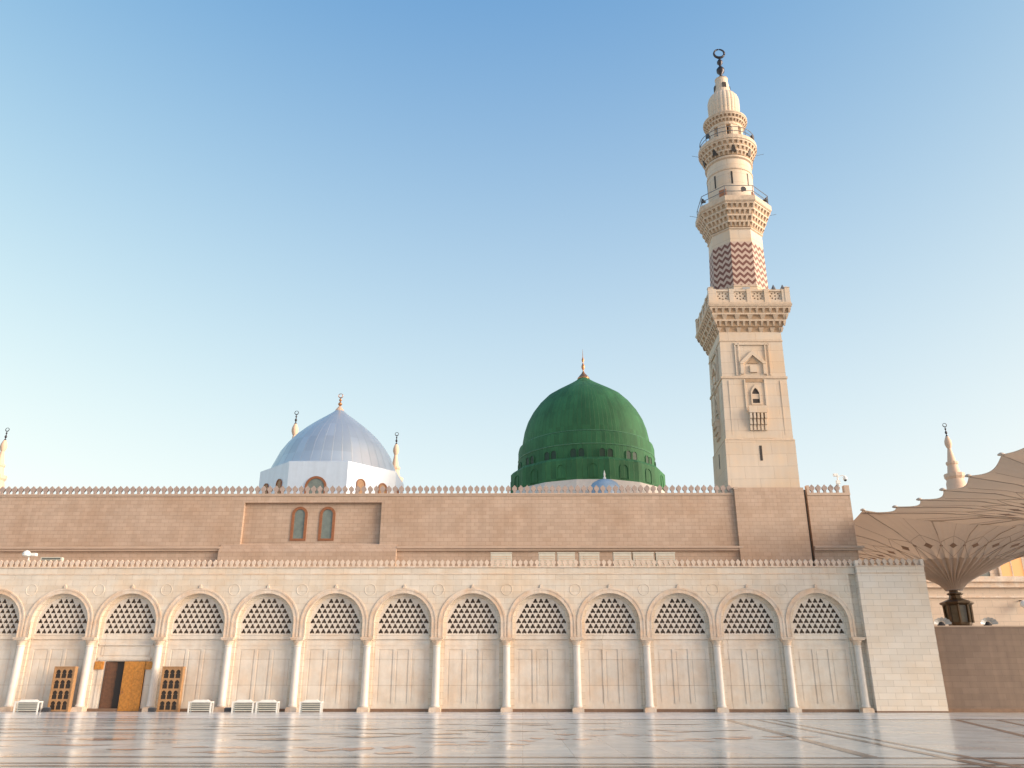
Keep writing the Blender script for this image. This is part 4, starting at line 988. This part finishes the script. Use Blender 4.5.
def leaf(x, label):
    r = empty('lattice_leaf', (x, 60.75, 0), label, 'screen')
    W, H_ = 1.45, 2.95; holes = []
    for i in range(3):
        for j in range(4):
            x0 = -W/2+.12+i*.415; z0 = .14+j*.69; w = .345
            holes.append([(x0, z0), (x0+w, z0), (x0+w, z0+.27), (x0+w*.8, z0+.30), (x0+w, z0+.36), (x0+w*.93, z0+.48), (x0+w/2, z0+.58), (x0+w*.07, z0+.48), (x0, z0+.36), (x0+w*.2, z0+.30), (x0, z0+.27)][::-1])
    MB().poly([[(-W/2, 0.03), (W/2, 0.03), (W/2, H_), (-W/2, H_)]]+holes, -.06, .0).build('lattice_panel', M['latgold'], r)
    b = MB(); b.box(-W/2-.02, -W/2+.07, -.09, .05, 0, H_+.03); b.box(W/2-.07, W/2+.02, -.09, .30, 0, H_+.03); b.box(-W/2+.07, W/2-.07, -.09, .05, H_-.05, H_+.03)
    b.build('frame', M['latgold'], r)
    b = MB(); b.box(-W/2+.05, W/2-.05, .01, .05, .05, H_-.06); b.build('backing', M['dark'], r)
    return r
leaf(-32.25, 'tan wooden lattice leaf with arched holes, left of the open door')
leaf(-24.6, 'tan wooden lattice leaf with arched holes, right of the open door')
for x, lab in ((-33.15+.35, 'small dark box on the floor at the foot of the left lattice leaf'), (-25.6+.1, 'small dark box on the floor left of the right lattice leaf'), (-20.25, 'small dark box on the floor left of the close pair of racks')):
    r = empty('floor_box', (x, 60.3, 0), lab, 'box')
    b = MB(); b.box(-.22, .22, -.15, .15, .02, .26); b.build('case', M['black'], r); b = MB(); b.box(-.17, .17, -.12, .12, .26, .31); b.build('lid', M['rail'], r)

# air conditioning units on the arcade roof
acs = [(-2.43, -.80, 'leftmost of the row, alone'), (1.3, 2.55, 'second from the left of the row'), (2.75, 4.1, 'third from the left of the row'), (4.45, 6.0, 'fourth from the left of the row'),
       (7.1, 8.45, 'fifth from the left of the row'), (8.62, 10.2, 'sixth from the left of the row'), (10.4, 11.85, 'rightmost of the row')]
for xa, xb, lab in acs:
    w = (xb-xa)/2
    r = empty('air_conditioner', ((xa+xb)/2, 64.6, 9.8), 'pale air conditioner box on the arcade roof, '+lab, 'air conditioner', 'air conditioners on the arcade roof')
    b = MB(); b.box(-w, w, -.35, .35, .05, 1.60); b.box(-w-.03, w+.03, -.38, .38, 1.60, 1.68); b.build('casing', M['ac'], r)
    q = MB()
    for i in range(8): q.box(-w+.08, w-.08, -.365, -.351, .2+i*.16, .28+i*.16)
    q.build('grille', M['hotel'], r)
    for sx in (-1, 1): q = MB(); q.box(sx*w*.7-.06, sx*w*.7+.06, -.3, .3, 0, .05); q.build('foot', M['black'], r)
# cameras
def cctv(x, y, z, label, s=1.0, fl=1):
    r = empty('security_camera', (x, y, z), label, 'camera')
    b = MB(); b.lathe([(.09*s, 0), (.06*s, .1*s), (.05*s, .75*s)], 10); b.box(-.14*s, .14*s, -.12*s, .12*s, .12*s, .42*s); b.tube([(0, 0, .7*s), (.4*s*fl, 0, .85*s), (.62*s*fl, 0, .78*s)], .04*s, 6); b.build('mast', M['white'], r)
    b = MB(); b.lathe([(.04*s, .42*s), (.17*s, .5*s), (.17*s, .68*s), (.1*s, .78*s)], 12, .62*s*fl, 0); b.build('camera_head', M['white'], r, smooth=True)
    b = MB(); b.lathe([(.02*s, .34*s), (.1*s, .38*s), (.13*s, .44*s)], 12, .62*s*fl, 0); b.build('lens_dome', M['black'], r)
    b = MB(); b.box(-.30*s, .06*s, -.1*s, .1*s, .78*s, .98*s); b.build('camera_head', M['white'], r)
cctv(26.1, 66.4, 17.25, 'white security camera mast on the top right corner of the hall')
r = empty('security_camera', (-36.9, 61.45, 10.0), 'white security camera on the left part of the arcade merlons', 'camera')
b = MB(); b.lathe([(.07, 0), (.05, .8)], 8); b.build('mast', M['white'], r)
b = MB(); b.lathe([(.1, .75), (.26, .8), (.3, .95), (.2, 1.12), (.05, 1.2)], 14, -.1, -.2); b.build('camera_head', M['white'], r, smooth=True)
b = MB(); b.box(.1, .6, -.25, .05, .8, 1.0); b.build('camera_head', M['white'], r)
r = empty('roof_light', (-35.2, 61.6, 10.5), 'flat pale light fitting lying behind the arcade merlons, right of the left camera', 'light fitting')
b = MB(); b.box(-.8, .8, -.15, .15, 0, .22); b.build('housing', M['ac'], r); b = MB(); b.box(-.7, .7, -.17, -.151, .05, .17); b.build('lens', M['lampglass'], r)
b = MB(); b.box(-.05, .05, -.05, .05, -.5, 0); b.build('bracket', M['rail'], r)
